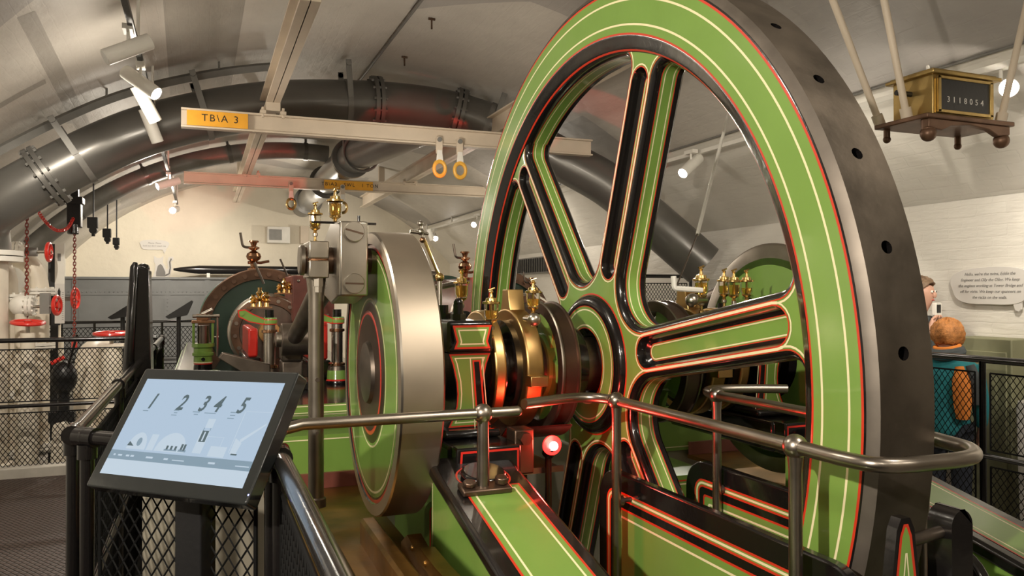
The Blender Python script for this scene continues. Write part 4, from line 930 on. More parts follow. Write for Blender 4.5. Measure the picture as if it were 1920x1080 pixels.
# ------------------------------------------------------------------ overhead pipes
def strap(b, p, tan, r, w, m, ears=True, up=.2):
    d = Vector(tan).normalized(); p = Vector(p)
    b.cyl(p-d*w/2, p+d*w/2, r, m, n=32)
t = thing('steam_pipe', 'large grey steam pipe arching across under the vault with bolted flanges', 'pipe', (1.5, 8.2, 3.3))
ctr = [(-1.87, 8.46, 1.60), (-1.87, 8.42, 2.02), (-1.84, 8.3, 2.28), (-1.60, 8.2, 2.488), (-1.027, 8.2, 2.874), (-.513, 8.2, 3.154), (.102, 8.2, 3.373), (.704, 8.2, 3.514), (1.342, 8.2, 3.586), (2.019, 8.2, 3.612), (2.60, 8.2, 3.57), (3.165, 8.05, 3.379), (3.619, 7.8, 3.099), (4.081, 7.5, 2.778), (4.461, 7.25, 2.389), (4.95, 7.0, 1.90)]
PR = .235; sp = spline(ctr, 6)
b = B(); b.tube(sp[6:], PR, 'pipe', 40); b.build('pipe_run', t)
def on(x):
    for a, c in zip(sp[6:], sp[7:]):
        if min(a.x, c.x) <= x <= max(a.x, c.x) and abs(c.x-a.x) > 1e-6:
            return a.lerp(c, (x-a.x)/(c.x-a.x)), (c-a).normalized()
for x in (-1.32, 1.70, 2.60, 4.33):
    p, d = on(x); b = B()
    for s in (-1, 1): b.cyl(p+d*(s*.028-.02), p+d*(s*.028+.02), PR+.055, 'pipe', n=40)
    u, w, _ = frame_from(d)
    for k in range(14):
        a = 2*PI*k/14; c = p+(u*math.cos(a)+w*math.sin(a))*(PR+.032); b.cyl(c-d*.07, c+d*.07, .014, 'pipestrap', n=6)
    b.build('flange', t)
for x in (-1.05, .02, 1.40, 2.93):
    p, d = on(x); b = B(); w = .055
    b.cyl(p-d*w/2, p+d*w/2, PR+.010, 'pipestrap', n=40)
    zt = vz(p.x)-.02; n = Vector((-(d.z), 0, d.x)).normalized(); n = n if n.z > 0 else -n
    L = .15
    for sy in (-1, 1):
        c0 = p+Vector((0, sy*(PR+.004), 0)); c1 = p+n*(PR+L)+Vector((0, sy*(PR+.004), 0))
        e = d*w/2; yy = Vector((0, sy*.012, 0))
        vs = [c0-e, c0+e, c1+e, c1-e]; vs = [tuple(v) for v in vs]+[tuple(v+yy) for v in vs]
        b.add(vs, [(0, 1, 2, 3), (7, 6, 5, 4), (0, 4, 5, 1), (1, 5, 6, 2), (2, 6, 7, 3), (3, 7, 4, 0)], 'pipestrap')
        b.cyl(c1-n*.035, c1-n*.035+Vector((0, sy*.03, 0)), .028, 'pipestrap', n=12)
    b.build('hanger_strap', t)
t = thing('cable_tray', 'thin grey tray following the top of the big arched pipe under the vault', 'tray', (-.4, 8.1, 3.3))
b = B(); tp = []
for k in range(28):
    x = -1.75+2.45*k/27; p, d = on(x); n = Vector((-d.z, 0, d.x)); n = n if n.z > 0 else -n; tp.append(p+n*(PR+.13)+Vector((0, -.06, 0)))
b.tube(tp, .045, 'pipestrap', 4); b.build('tray', t, smooth=0)
for k in (3, 12, 22):
    b = B(); p = tp[k]; b.cyl(p, (p.x, p.y, vz(p.x)+.01), .010, 'pipestrap', n=8); b.build('hanger', t)
t = thing('branch_pipe', 'grey branch pipe running from the arch toward the back wall', 'pipe', (1.78, 12, 3.25))
bp = spline([(2.60, 8.35, 3.60), (2.38, 9.0, 3.56), (2.12, 10.0, 3.52), (1.94, 11.0, 3.50), (1.93, 13, 3.49), (1.97, 17.0, 3.45)], 8)
b = B(); b.tube(bp, .215, 'pipe', 32); b.build('pipe_run', t)
for y in (11.0, 13.6, 16.2):
    p = min(bp, key=lambda q: abs(q.y-y)); b = B()
    for s in (-1, 1): b.cyl(p+Vector((0, s*.03-.022, 0)), p+Vector((0, s*.03+.022, 0)), .275, 'pipe', n=36)
    b.build('flange', t)
b = B(); b.torus((2.0, 10.55, 3.505), (0, 1, 0), .245, .02, 'pipestrap', 36, 8); b.cyl((1.755, 10.55, 3.5), (1.755, 10.55, 4.01), .012, 'pipestrap'); b.build('ring_hanger', t)
t = thing('lower_arch_pipe', 'second grey pipe curving up the vault behind the big pipe at left', 'pipe', (-1, 11.8, 2.7))
b = B(); b.tube([(XC+(RV-.19)*math.sin(a), 12.6, ZC+(RV-.19)*math.cos(a)) for a in [math.radians(-47+52*k/40) for k in range(41)]], .13, 'pipestrap', 28); b.build('pipe_run', t)
for a in (-38, -26, -12, 1):
    a = math.radians(a); b = B(); p = Vector((XC+(RV-.19)*math.sin(a), 12.6, ZC+(RV-.19)*math.cos(a))); d = Vector((math.cos(a), 0, -math.sin(a))); b.cyl(p-d*.03, p+d*.03, .14, 'pipe', n=24); b.cyl(p, p+Vector((math.sin(a), 0, math.cos(a)))*.2, .02, 'pipe', n=10); b.build('hanger', t)

# hoist and runway beams
def ibeam(b, axis, a0, a1, c, z0, z1, w, m):
    tf = .016; tw = .010
    for (l0, l1, zz0, zz1) in ((-w/2, w/2, z0, z0+tf), (-w/2, w/2, z1-tf, z1), (-tw/2, tw/2, z0, z1)):
        if axis == 'X': b.box(a0, a1, c+l0, c+l1, zz0, zz1, m)
        else: b.box(c+l0, c+l1, a0, a1, zz0, zz1, m)
BZ0, BZ1 = 3.018, 3.182
def hoist(y, x0, x1, label, plate, ptxt, z0, z1, xs):
    t = thing('hoist_beam', label, 'beam', ((x0+x1)/2, y, z0))
    b = B(); ibeam(b, 'X', x0, x1, y, z0, z1, .09, 'beam'); b.build('beam', t, bevel=.002)
    b = B(); pa, pb = plate; b.box(pa, pb, y-.048, y-.040, z0+.018, z1-.018, 'yellow'); pl_ = b.build('number_plate', t, label='amber number plate with stencilled letters')
    text_mesh('number_text', ptxt, .085 if len(ptxt) < 8 else .072, 'inkb', pl_, basis(((pa+pb)/2+.02, y-.0485, (z0+z1)/2+.004), (1, 0, 0), (0, 0, 1)), spacing=1.25)
    for x in xs:
        for s in (-1, 1):
            b = B(); b.box(x+s*.085-.025, x+s*.085+.025, y-.06, y+.06, z1, z1+.03, 'beam'); b.bolt((x+s*.085, y-.035, z1+.03), (0, 0, 1), .014, .03, 'beam'); b.bolt((x+s*.085, y+.035, z1+.03), (0, 0, 1), .014, .03, 'beam'); b.bolt((x+s*.085, y-.035, z1), (0, 0, -1), .014, .03, 'beam'); b.build('clamp', t, bevel=.003)
    return t
hoist(7.2, -.165, 3.72, 'near cream hoist beam across the vault with amber plate at its left end', (-.12, .37), 'TB\\A 3', 3.018, 3.182, (.58, 2.88))
hoist(11.6, -.23, 4.2, 'farther cream hoist beam across the vault with amber plate mid-span', (1.645, 2.354), 'TB\\A3   SWL   1 TON', 3.118, 3.282, (.65, 2.92))
for xr, lab in ((.58, 'left cream runway beam under the vault, above the amber plate'), (2.90, 'right cream runway beam under the vault, behind the flywheel')):
    t = thing('runway_beam', lab, 'beam', (xr, 9, 3.212), 'cream runway beams')
    b = B(); ibeam(b, 'Y', 4.6, 15.2, xr, 3.285, 3.50, .12, 'beam'); b.build('beam', t, bevel=.002)
    b = B()
    for y in (5.2, 9.3, 13.5): b.box(xr-.05, xr+.05, y-.03, y+.03, 3.50, vz(xr)-.0, 'beam')
    b.build('ceiling_hangers', t)
    b = B(); b.box(xr-.06, xr+.06, 7.15, 7.25, 3.212, 3.285, 'beam'); b.build('packing', t)
def lifting_eye(x, y, zt, s, yel, label):
    t = thing('lifting_eye', label, 'lifting eye', (x, y-.07, zt), 'lifting eyes on the hoist beams'); h = lambda v: v*s; yy = y-.062
    b = B(); b.prism(rrect(x-h(.03), x+h(.03), zt-h(.135), zt+h(.03), h(.02)), 'Y', yy-.012, yy+.012, 'beam'); b.cyl((x, yy-.03, zt), (x, yy+.03, zt), h(.022), 'pipestrap', n=12); b.build('trolley_plate', t)
    b = B(); b.prism([(x-h(.022), zt-h(.10)), (x+h(.022), zt-h(.10)), (x+h(.036), zt-h(.22)), (x-h(.036), zt-h(.22))], 'Y', yy-.024, yy-.010, 'white'); b.build('shank', t, bevel=.002)
    b = B(); b.torus((x, yy-.017, zt-h(.275)), (0, 1, 0), h(.055), h(.017), 'eyey' if yel else 'brass', 28, 8); b.xf(0, Matrix.Translation((0, 0, zt-h(.275))) @ Matrix.Diagonal((1, 1, 1.25, 1)) @ Matrix.Translation((0, 0, -(zt-h(.275))))); b.build('eye', t, label='yellow painted eye' if yel else 'dull brass eye')
lifting_eye(2.083, 7.2, 3.06, 1.0, True, 'left yellow lifting eye on the near hoist beam')
lifting_eye(2.285, 7.2, 3.055, 1.0, True, 'right yellow lifting eye on the near hoist beam beside the flywheel')
lifting_eye(1.18, 11.6, 3.18, 1.05, False, 'dull lifting eye on the farther hoist beam, left of the amber plate')
lifting_eye(1.906, 11.6, 3.17, 1.1, False, 'dull lifting eye hanging across the amber plate of the farther beam')
# ceiling odds and ends
t = thing('conduit', 'thin grey conduit along the crown of the vault', 'conduit', (1.65, 7, 4.0)); b = B(); b.tube([(1.68, 4.5, vz(1.68)-.02), (1.62, 12, vz(1.62)-.02)], .014, 'pipestrap', 8); b.build('tube', t)
t = thing('conduit', 'thin dark conduit along the vault above the right wall', 'conduit', (4.38, 4, 3.0)); b = B(); b.tube([(4.42, -1, vz(4.42)-.015), (4.42, 16, vz(4.42)-.015)], .010, 'pipestrap', 8); b.build('tube', t)
for i, (x, y, n) in enumerate(((1.93, 5.7, 'nearest the flywheel top'), (1.86, 6.6, 'midway to the pipe'), (1.90, 7.75, 'just before the grey pipe'))):
    t = thing('ceiling_hook', 'small rusty bolt hanging from the vault, '+n, 'hook', (x, y, vz(x)), 'rusty ceiling bolts')
    b = B(); b.cyl((x, y, vz(x)-.10), (x, y, vz(x)+.01), .008, 'brown', n=8); b.cyl((x-.03, y, vz(x)-.012), (x+.03, y, vz(x)-.012), .011, 'brown', n=8); b.build('bolt', t)

# ------------------------------------------------------------------ track lighting
LENS = []
def spot(p, d, lit, label, s=1.0, L=.30, r=.052):
    t = thing('track_spotlight', label, 'spotlight', p, 'white track spotlights'); p = Vector(p); d = Vector(d).normalized()
    b = B(); a = p-d*L*.5; c = p+d*L*.5
    b.cyl(a, c, r*s, 'white', n=28); b.cyl(a-d*.004, a, r*s*.8, 'pipestrap', n=20); b.cyl(c, c+d*.004, r*s*1.0, 'white', n=28); br_ = b.build('barrel', t, bevel=.006)
    b = B(); b.cyl(c+d*.004, c+d*.006, r*s*.86, 'lens' if lit else 'lensoff', n=24); b.build('lamp_lens', br_)
    b = B(); tz = p.z+.11; b.cyl(p, (p.x, p.y, tz), .010, 'white', n=10); b.box(p.x-.03, p.x+.03, p.y-.07, p.y+.07, tz, tz+.035, 'white'); b.build('bracket', t)
    return c+d*.03, d
def track(x, y0, y1, z, label, dark=True):
    t = thing('light_track', label, 'light track', (x, (y0+y1)/2, z)); b = B(); b.box(x-.018, x+.018, y0, y1, z, z+.035, 'blackm' if dark else 'white'); b.build('track', t)
    n = max(2, int((y1-y0)/1.6))
    for k in range(n+1):
        y = y0+(y1-y0)*k/n; b = B(); b.cyl((x, y, z+.03), (x, y, vz(x)+.005), .012, 'white', n=8); b.cyl((x, y, z+.02), (x, y, z+.08), .022, 'white', n=8); b.build('drop_rod', t)
track(-.42, 2.6, 7.85, 3.30, 'near dark light track hanging along the left of the vault')
track(-.42, 9.4, 15.5, 3.24, 'far dark light track beyond the grey pipe at left')
track(4.40, 2.0, 16.0, 2.93, 'long white light track along the right of the vault', False)
S = []
S.append(spot((-.60, 4.38, 3.20), (-.95, .1, -.25), True, 'lit spotlight cut by the top edge, first on the near track'))
S.append(spot((-.44, 5.55, 3.17), (-.75, -.2, -.45), False, 'second spotlight on the near track, turned to the left and unlit face'))
S.append(spot((-.42, 6.35, 3.16), (.62, -.35, -.5), True, 'third spotlight on the near track, lit and aimed right'))
S.append(spot((-.42, 6.95, 3.14), (.40, .25, -.75), False, 'fourth spotlight on the near track, pale barrel pointing down'))
S.append(spot((-.42, 7.62, 3.10), (.30, .2, -.80), False, 'fifth spotlight on the near track, lowest before the grey pipe'))
S.append(spot((-.42, 11.5, 3.10), (-.85, -.35, -.35), True, 'lit spotlight on the far track, higher of the two over the arch pipe'))
S.append(spot((-.42, 14.2, 3.02), (-.15, -.75, -.15), True, 'lit spotlight on the far track facing the camera before the back wall'))
S.append(spot((4.36, 3.22, 2.80), (-.6, -.75, -.2), True, 'glaring spotlight beside the brass counter at top right'))
S.append(spot((4.32, 6.3, 2.82), (-.75, -.25, -.55), True, 'lit spotlight on the right track seen through the top of the flywheel'))
S.append(spot((4.34, 12.6, 2.82), (-.55, -.65, -.3), True, 'small lit spotlight just left of the flywheel rim near the yellow eyes'))
S.append(spot((4.34, 15.2, 2.76), (-.1, -.75, -.25), True, 'lit spotlight at the far end of the right track above the crank disc'))

# ------------------------------------------------------------------ brass revolution counter hung from the vault
t = thing('revolution_counter', 'brass revolution counter box with dark dial hung on three cream rods', 'counter', (3.28, 2.72, 2.36))
b = B(); b.box(3.08, 3.47, 2.60, 2.82, 2.405, 2.60, 'abrass'); b.build('case', t, bevel=.004)
b = B(); b.box(3.055, 3.495, 2.575, 2.845, 2.595, 2.612, 'abrass'); b.box(3.07, 3.48, 2.59, 2.83, 2.612, 2.622, 'abrass'); b.build('lid', t, bevel=.004)
b = B(); b.box(3.115, 3.435, 2.592, 2.60, 2.435, 2.578, 'blackm'); dial_ = b.build('dial', t)
b = B()
for (x0, x1, z0, z1) in ((3.10, 3.45, 2.424, 2.437), (3.10, 3.45, 2.577, 2.588), (3.10, 3.118, 2.424, 2.588), (3.432, 3.45, 2.424, 2.588)): b.box(x0, x1, 2.586, 2.60, z0, z1, 'abrass')
b.build('dial_frame', t, bevel=.002)
for k, ch_ in enumerate('3118054'): text_mesh('digit', ch_, .038, 'sign', dial_, basis((3.275+(k-3)*.036, 2.5912, 2.485), (1, 0, 0), (0, 0, 1)))
b = B(); b.prism([(3.00, 2.56), (3.56, 2.56), (3.56, 2.86), (3.00, 2.86)], 'Z', 2.385, 2.407, 'flange'); b.prism([(3.02, 2.386), (3.02, 2.345), (3.10, 2.335), (3.16, 2.36), (3.28, 2.372), (3.40, 2.36), (3.46, 2.335), (3.54, 2.345), (3.54, 2.386)], 'Y', 2.57, 2.60, 'flange'); b.build('base', t, bevel=.005)
for x, y in ((3.05, 2.60), (3.52, 2.60), (3.05, 2.83), (3.52, 2.83)):
    b = B(); f_ = 1 if y < 2.7 else .5; b.sphere((x, y, 2.352-.030*f_), .036*f_, 'flange', 16, 10); b.cyl((x, y, 2.34), (x, y, 2.39), .03*f_, 'flange', n=16); b.build('foot', t)
for a, d in (((3.035, 2.70, 2.41), (-.15, 0, .58)), ((3.03, 2.85, 2.41), (-.30, -.01, .56)), ((3.54, 2.62, 2.41), (.11, 0, .34))):
    a = Vector(a); d = Vector(d); k = .1
    while (a+d*k).z < vz((a+d*k).x)+.02: k += .05
    b = B(); b.tube([a, a+d*k], .0165, 'beam', 14); b.cyl(a-d.normalized()*.005, a+d.normalized()*.05, .026, 'beam', n=14); b.build('hanger_rod', t)
b = B(); b.cyl((2.99, 2.72, 2.53), (3.08, 2.72, 2.53), .012, 'blackm'); b.build('drive_spindle', t)

# ------------------------------------------------------------------ left pipework behind the kerb railing
t = thing('standing_pipe', 'thick white standing pipe at the left edge under the big grey pipe', 'pipe', (-1.62, 8.45, 0)); x, y = -1.86, 8.3
b = B(); b.lathe([(0, 0, 'whitepipe'), (.24, 0, 'whitepipe'), (.24, .05, 'whitepipe'), (.19, .06, 'whitepipe'), (.19, 1.90, 'whitepipe'), (.19, 2.15, 'whitepipe'), (.235, 2.30, 'whitepipe'), (.24, 2.36, 'whitepipe'), (0, 2.36)], (x, y+.18, 0), 'Z', 36); b.build('pipe_run', t)
b = B(); b.lathe([(.19, 1.91, 'white'), (.31, 1.91, 'white'), (.31, 1.955, 'white'), (.19, 1.955)], (x, y+.18, 0), 'Z', 36); b.lathe([(.19, 1.965, 'white'), (.31, 1.965, 'white'), (.31, 2.01, 'white'), (.19, 2.01)], (x, y+.18, 0), 'Z', 36); b.build('flange', t)
def flange(b, p, d, R, th=.04, m='white'):
    p = Vector(p); d = Vector(d).normalized()
    for s in (-1, 1): b.cyl(p+d*(s*(th*.55)-th*.45), p+d*(s*(th*.55)+th*.45), R, m, n=32)
    u, w, _ = frame_from(d)
    for k in range(10):
        a = 2*PI*k/10; c = p+(u*math.cos(a)+w*math.sin(a))*(R*.85); b.cyl(c-d*th*1.5, c+d*th*1.5, .012, m, n=6)
def handwheel(parent, p, d, R, name='handwheel'):
    b = B(); p = Vector(p); d = Vector(d).normalized(); b.torus(p, d, R, .018, 'redp', 32, 8); u, w, _ = frame_from(d)
    for k in range(5):
        a = 2*PI*k/5+.3; b.cyl(p, p+(u*math.cos(a)+w*math.sin(a))*R, .009, 'redp', n=8)
    b.cyl(p-d*.02, p+d*.02, .03, 'redp', n=14); return b.build(name, parent, label='red handwheel')
t = thing('bent_pipe', 'fat cream elbow pipe with bolted flanges behind the red chain', 'pipe', (-1.45, 9.3, 0))
b = B(); b.tube(spline([(-1.90, 9.3, 1.99), (-1.75, 9.3, 1.98), (-1.63, 9.3, 1.90), (-1.57, 9.3, 1.74), (-1.56, 9.3, 1.4), (-1.56, 9.3, .06)], 6), .095, 'whitepipe', 28); b.build('pipe_run', t)
for z in (1.64, 1.08, .05):
    b = B(); flange(b, (-1.56, 9.3, z), (0, 0, 1), .15, .03); b.build('flange', t)
t = thing('bent_pipe', 'white branch pipe bending out of the standing pipe with a flange joint', 'pipe', (-1.62, 8.75, 0))
b = B(); b.tube(spline([(-1.86, 8.75, 1.88), (-1.83, 8.88, 1.88), (-1.79, 8.98, 1.78), (-1.78, 9.0, 1.5), (-1.78, 9.0, .06)], 6), .095, 'whitepipe', 24); b.build('pipe_run', t)
for z in (1.58, .62, .05):
    b = B(); flange(b, (-1.78, 9.0, z), (0, 0, 1), .15, .03); b.build('flange', t)
t = thing('gate_valve', 'upper gate valve with red handwheel beside the gauge board', 'valve', (-1.40, 9.15, 1.65))
b = B(); b.cyl((-1.80, 8.98, 2.03), (-1.62, 8.98, 2.03), .07, 'white', n=20); b.cyl((-1.62, 8.98, 2.03), (-1.52, 8.98, 2.03), .045, 'pipestrap', n=18); b.cyl((-1.54, 8.98, 2.03), (-1.39, 8.98, 2.03), .016, 'steel', n=10); flange(b, (-1.70, 8.98, 2.03), (1, 0, 0), .10, .03); b.build('body', t)
handwheel(t, (-1.42, 8.98, 2.03), (1, -.1, 0), .085)
t = thing('gate_valve', 'middle valve with bare steel spindle and red handwheel in front of the cream pipe', 'valve', (-1.45, 9.0, 1.3))
b = B(); b.sphere((-1.62, 8.76, 1.50), .10, 'white', 20, 12, (1, .8, 1)); flange(b, (-1.54, 8.75, 1.50), (1, -.1, 0), .10, .03); b.cyl((-1.54, 8.75, 1.49), (-1.30, 8.72, 1.49), .016, 'steel', n=10); b.box(-1.45, -1.37, 8.68, 8.78, 1.42, 1.62, 'pipestrap'); b.cyl((-1.62, 8.76, 0), (-1.62, 8.76, 1.45), .05, 'whitepipe', n=16); b.build('body', t)
handwheel(t, (-1.31, 8.72, 1.50), (1, -.25, 0), .085)
t = thing('gate_valve', 'small valve with red wheel at the right end of the pipework before the tank', 'valve', (-1.1, 10.6, 1.4))
b = B(); b.cyl((-1.68, 10.6, 1.56), (-1.39, 10.6, 1.56), .03, 'pipestrap', n=12); b.cyl((-1.6, 10.6, 1.1), (-1.6, 10.6, 1.6), .05, 'whitepipe', n=14); b.cyl((-1.6, 10.6, 0), (-1.6, 10.6, 1.1), .08, 'whitepipe', n=18); b.build('body', t)
handwheel(t, (-1.40, 10.6, 1.56), (1, -.2, 0), .115)
t = thing('gate_valve', 'low valve with flat red handwheel seen edge-on near the chain foot', 'valve', (-1.50, 8.42, 0))
b = B(); b.cyl((-1.50, 8.42, .60), (-1.50, 8.42, 1.25), .06, 'whitepipe', n=18); b.cyl((-1.50, 8.42, 1.05), (-1.50, 8.42, 1.35), .018, 'steel', n=10); b.cyl((-1.50, 8.42, 0), (-1.50, 8.42, .62), .09, 'whitepipe', n=20); b.build('body', t)
handwheel(t, (-1.50, 8.42, 1.345), (0.05, -.1, 1), .13)
t = thing('gate_valve', 'valve with flat red handwheel beside the tall black stand', 'valve', (-.86, 9.0, 1.0))
b = B(); b.cyl((-.86, 9.0, 0), (-.86, 9.0, 1.06), .10, 'whitepipe', n=20); b.cyl((-.86, 9.0, 1.0), (-.86, 9.0, 1.2), .02, 'steel', n=10); b.box(-.98, -.74, 8.9, 9.1, 1.06, 1.10, 'whitepipe'); b.build('body', t)
handwheel(t, (-.86, 9.0, 1.205), (0, -.05, 1), .16)
t = thing('gauge_board', 'tall black-sided gauge board with white face and long pointer scale', 'gauge', (-1.43, 9.6, 0))
b = B(); b.box(-1.51, -1.40, 9.50, 9.56, 1.28, 2.14, 'blackm'); b.build('board', t, bevel=.004)
b = B(); b.box(-1.445, -1.355, 9.485, 9.4995, 1.72, 2.15, 'white'); b.box(-1.445, -1.355, 9.485, 9.4995, 1.30, 1.72, 'sign'); b.build('face', t)
b = B(); b.prism([(-1.405, 1.68), (-1.392, 1.64), (-1.397, 1.42), (-1.413, 1.42), (-1.418, 1.64)], 'Y', 9.480, 9.484, 'inkb'); 
for k in range(14): b.box(-1.378, -1.362, 9.481, 9.4845, 1.34+k*.022, 1.345+k*.022, 'ink')
b.box(-1.42, -1.39, 9.481, 9.4845, 1.96, 2.04, 'ink'); b.build('pointer_scale', t)
b = B(); b.box(-1.49, -1.42, 9.51, 9.55, 0, 1.28, 'blackm'); b.build('leg', t)
t = thing('pump_body', 'black pump body with red lever at the foot of the cream pipes', 'pump', (-1.24, 8.66, 0))
b = B(); b.sphere((-1.24, 8.66, .80), .13, 'blackm', 20, 12, (.9, .8, 1.25)); b.cyl((-1.24, 8.66, .1), (-1.24, 8.66, .7), .05, 'blackm', n=16); b.box(-1.36, -1.12, 8.58, 8.74, .0, .10, 'blackm'); b.box(-1.36, -1.14, 8.58, 8.72, .38, .48, 'blackm'); b.build('body', t)
b = B(); b.cyl((-1.33, 8.55, .95), (-1.22, 8.55, 1.01), .02, 'redp'); b.build('lever', t, label='red lever')
b = B(); b.cyl((-1.20, 8.6, .90), (-1.12, 8.6, 1.22), .012, 'black'); b.build('pull_rod', t)
t = thing('tee_pipe', 'round cream tee pipe end behind the mesh, right of the chain', 'pipe', (-1.15, 9.3, 0))
b = B(); b.tube(spline([(-1.02, 9.7, .98), (-1.06, 9.5, 1.0), (-1.10, 9.32, .92), (-1.11, 9.28, .6), (-1.11, 9.28, 0)], 6), .13, 'whitepipe', 24); b.build('pipe_run', t)
b = B(); b.tube(spline([(-.62, 9.4, 0), (-.62, 9.4, .95), (-.62, 9.4, 1.12)], 4), .085, 'whitepipe', 20); mark_obj(b.build('standing_pipe', loc=(-.62, 9.4, 0)), 'slim cream post pipe behind the mesh left of the black stand', 'pipe')
for i, (x0, y0, x1, y1, z, r, lab) in enumerate(((-1.15, 8.75, -.62, 8.35, .06, .03, 'pale timber prop lying on the floor behind the mesh'), (-1.2, 8.9, -.6, 9.1, .045, .04, 'dark timber lying behind the pale prop'), (-.95, 8.9, -.45, 8.72, .16, .045, 'short timber baulk leaning on the others'))):
    b = B(); b.cyl((x0, y0, z), (x1, y1, z+.1*(i == 2)), r, 'olive' if i == 0 else 'brown', n=10); mark_obj(b.build('timber', loc=(x0, y0, 0), bevel=.004), lab, 'timber', 'timber props on the floor')
b = B(); b.prism([(-1.32, .0), (-1.12, .0), (-1.14, .28), (-1.20, .40), (-1.30, .38)], 'Y', 8.42, 8.56, 'whitepipe'); mark_obj(b.build('stone_block', loc=(-1.2, 8.5, 0), bevel=.01), 'cream upright block on the floor behind the mesh by the chain', 'block')
def chain(x, y, z0, z1, label, p=.034):
    t = thing('hoist_chain', label, 'chain', (x, y, z1)); b = B(); n = int((z1-z0)/p)
    for k in range(n):
        z = z1-k*p; d = (1, 0, 0) if k % 2 else (0, 1, 0)
        u = Vector((0, 1, 0)) if k % 2 else Vector((1, 0, 0)); c = Vector((x, y, z)); r = .0135; h = .010
        pts = [c+u*(r*math.cos(a))+Vector((0, 0, r*math.sin(a)+(h if math.sin(a) > 0 else -h))) for a in [2*PI*j/10+.01 for j in range(10)]]
        b.tube(pts, .0052, 'chain', 6, closed=True)
    b.build('links', t, smooth=0); return t
ch = chain(-1.60, 8.92, .05, 2.9, 'rusty red chain hanging at left, nearer the standing pipe')
b = B(); b.cyl((-1.60, 8.92, .0), (-1.60, 8.92, .10), .028, 'redp', n=12); b.cyl((-1.60, 8.92, .24), (-1.60, 8.92, .30), .022, 'redp', n=12); b.build('end_weight', ch)
ch = chain(-1.33, 10.0, 1.0, 2.36, 'rusty red chain hanging from the black hoist before the tank')
b = B(); b.cyl((-1.33, 10, 1.0), (-1.33, 10, 1.12), .03, 'redp', n=12); b.build('end_weight', ch)
t = thing('chain_hoist', 'black chain hoist body under the vault at left', 'hoist', (-1.33, 10, 2.9))
b = B(); b.box(-1.40, -1.26, 9.92, 10.08, 2.36, 2.66, 'blackm'); b.box(-1.44, -1.24, 9.9, 10.1, 2.62, 2.70, 'blackm'); b.cyl((-1.34, 9.95, 2.28), (-1.34, 9.95, 2.40), .06, 'black', n=16); b.build('body', t, bevel=.01)
b = B(); b.box(-1.37, -1.29, 9.96, 10.04, 2.70, vz(-1.33)+.01, 'blackm'); b.build('hanger', t)
for i, (x, y, z, lab) in enumerate(((-1.36, 11.9, 2.52, 'black trolley block with hanging link, nearest the chain hoist'), (-1.30, 13.0, 2.47, 'square black trolley plate further along, middle of three'), (-1.27, 14.0, 2.42, 'smallest black trolley block, farthest along the vault'))):
    t = thing('trolley_block', lab, 'trolley', (x, y, z), 'black trolley blocks'); s = .8-.1*i
    b = B(); b.box(x-.09*s, x+.07*s, y-.05, y+.05, z-.02, z+.16*s, 'blackm'); b.build('body', t, bevel=.01)
    b = B(); b.cyl((x, y-.06, z-.05), (x, y+.06, z-.05), .06*s, 'blackm', n=14); b.box(x-.02, x+.02, y-.02, y+.02, z-.16*s, z, 'blackm'); b.build('wheel', t)
    b = B(); b.cyl((x, y, z+.1), (x, y, vz(x)+.01), .010, 'blackm', n=8); b.build('hanger', t)
t = thing('coiled_cable', 'bright red coiled cable sagging to the black hoist', 'cable', (-1.5, 9.6, 2.6))
base = spline([(-1.62, 9.2, 2.62), (-1.56, 9.45, 2.42), (-1.46, 9.6, 2.30), (-1.38, 9.8, 2.33), (-1.33, 9.92, 2.46)], 40); hel = []
for i, p in enumerate(base):
    a = i*1.25; hel.append(p+Vector((.014*math.cos(a), 0, .014*math.sin(a))))
b = B(); b.tube(hel, .0062, 'redp', 6); b.build('coil', t)

# ------------------------------------------------------------------ back wall
t = thing('riveted_tank', 'long grey riveted tank along the foot of the back wall', 'tank', (-.5, 16.8, 0))
b = B(); b.box(-2.40, 2.2, 16.6, 17.15, .0, 1.93, 'tank'); b.box(-2.40, 2.2, 16.56, 17.15, 1.90, 1.945, 'tank'); b.build('shell', t, bevel=.008)
b = B()
for x in (-2.2, -1.05, -.62, .1, .75): b.box(x-.05, x+.05, 16.585, 16.60, .0, 1.90, 'tank')
b.box(-2.40, 2.2, 16.5885, 16.6, 1.60, 1.72, 'tank'); b.build('cover_strips', t)
b = B()
for k in range(60): b.sphere((-2.3+k*.075, 16.585, 1.66), .014, 'tank', 6, 4)
for x in (-1.05, -.62, .1, .75):
    for k in range(20): b.sphere((x, 16.585, .1+k*.075), .014, 'tank', 6, 4)
b.build('rivets', t)
t = thing('float_spar', 'long black tapered spar lying on top of the grey tank', 'spar', (.3, 16.9, 1.94))
b = B(); b.tube([(-.52, 16.75, 2.10), (-.40, 16.75, 2.10), (-.05, 16.75, 2.10), (2.3, 16.75, 2.10)], [.02, .045, .085, .085], 'black', 20); b.build('spar', t)
for x in (.12, 1.6):
    b = B(); b.box(x-.03, x+.03, 16.70, 16.80, 1.945, 2.03, 'white'); b.build('cradle', t)
def bubble(cx, cz, hw, hh, wob=.06, n=64):
    out = []
    for k in range(n):
        a = 2*PI*k/n; c, s = math.cos(a), math.sin(a); e = 3.2
        r = (abs(c)**e+abs(s)**e)**(-1/e); w = 1+wob*math.sin(3*a+.6)*.5+wob*.4*math.sin(5*a)
        out.append((cx+hw*r*c*w, cz+hh*r*s*w))
    return out
t = thing('speech_sign', 'small white speech bubble sign on the back wall above a cat cutout', 'sign', (-.86, 17.15, 2.5))
b = B(); b.prism(bubble(-.88, 2.60, .26, .10), 'Y', 17.17, 17.2, 'sign'); b.prism([(-.74, 2.52), (-.66, 2.52), (-.70, 2.42)], 'Y', 17.172, 17.2, 'sign'); b.build('board', t)
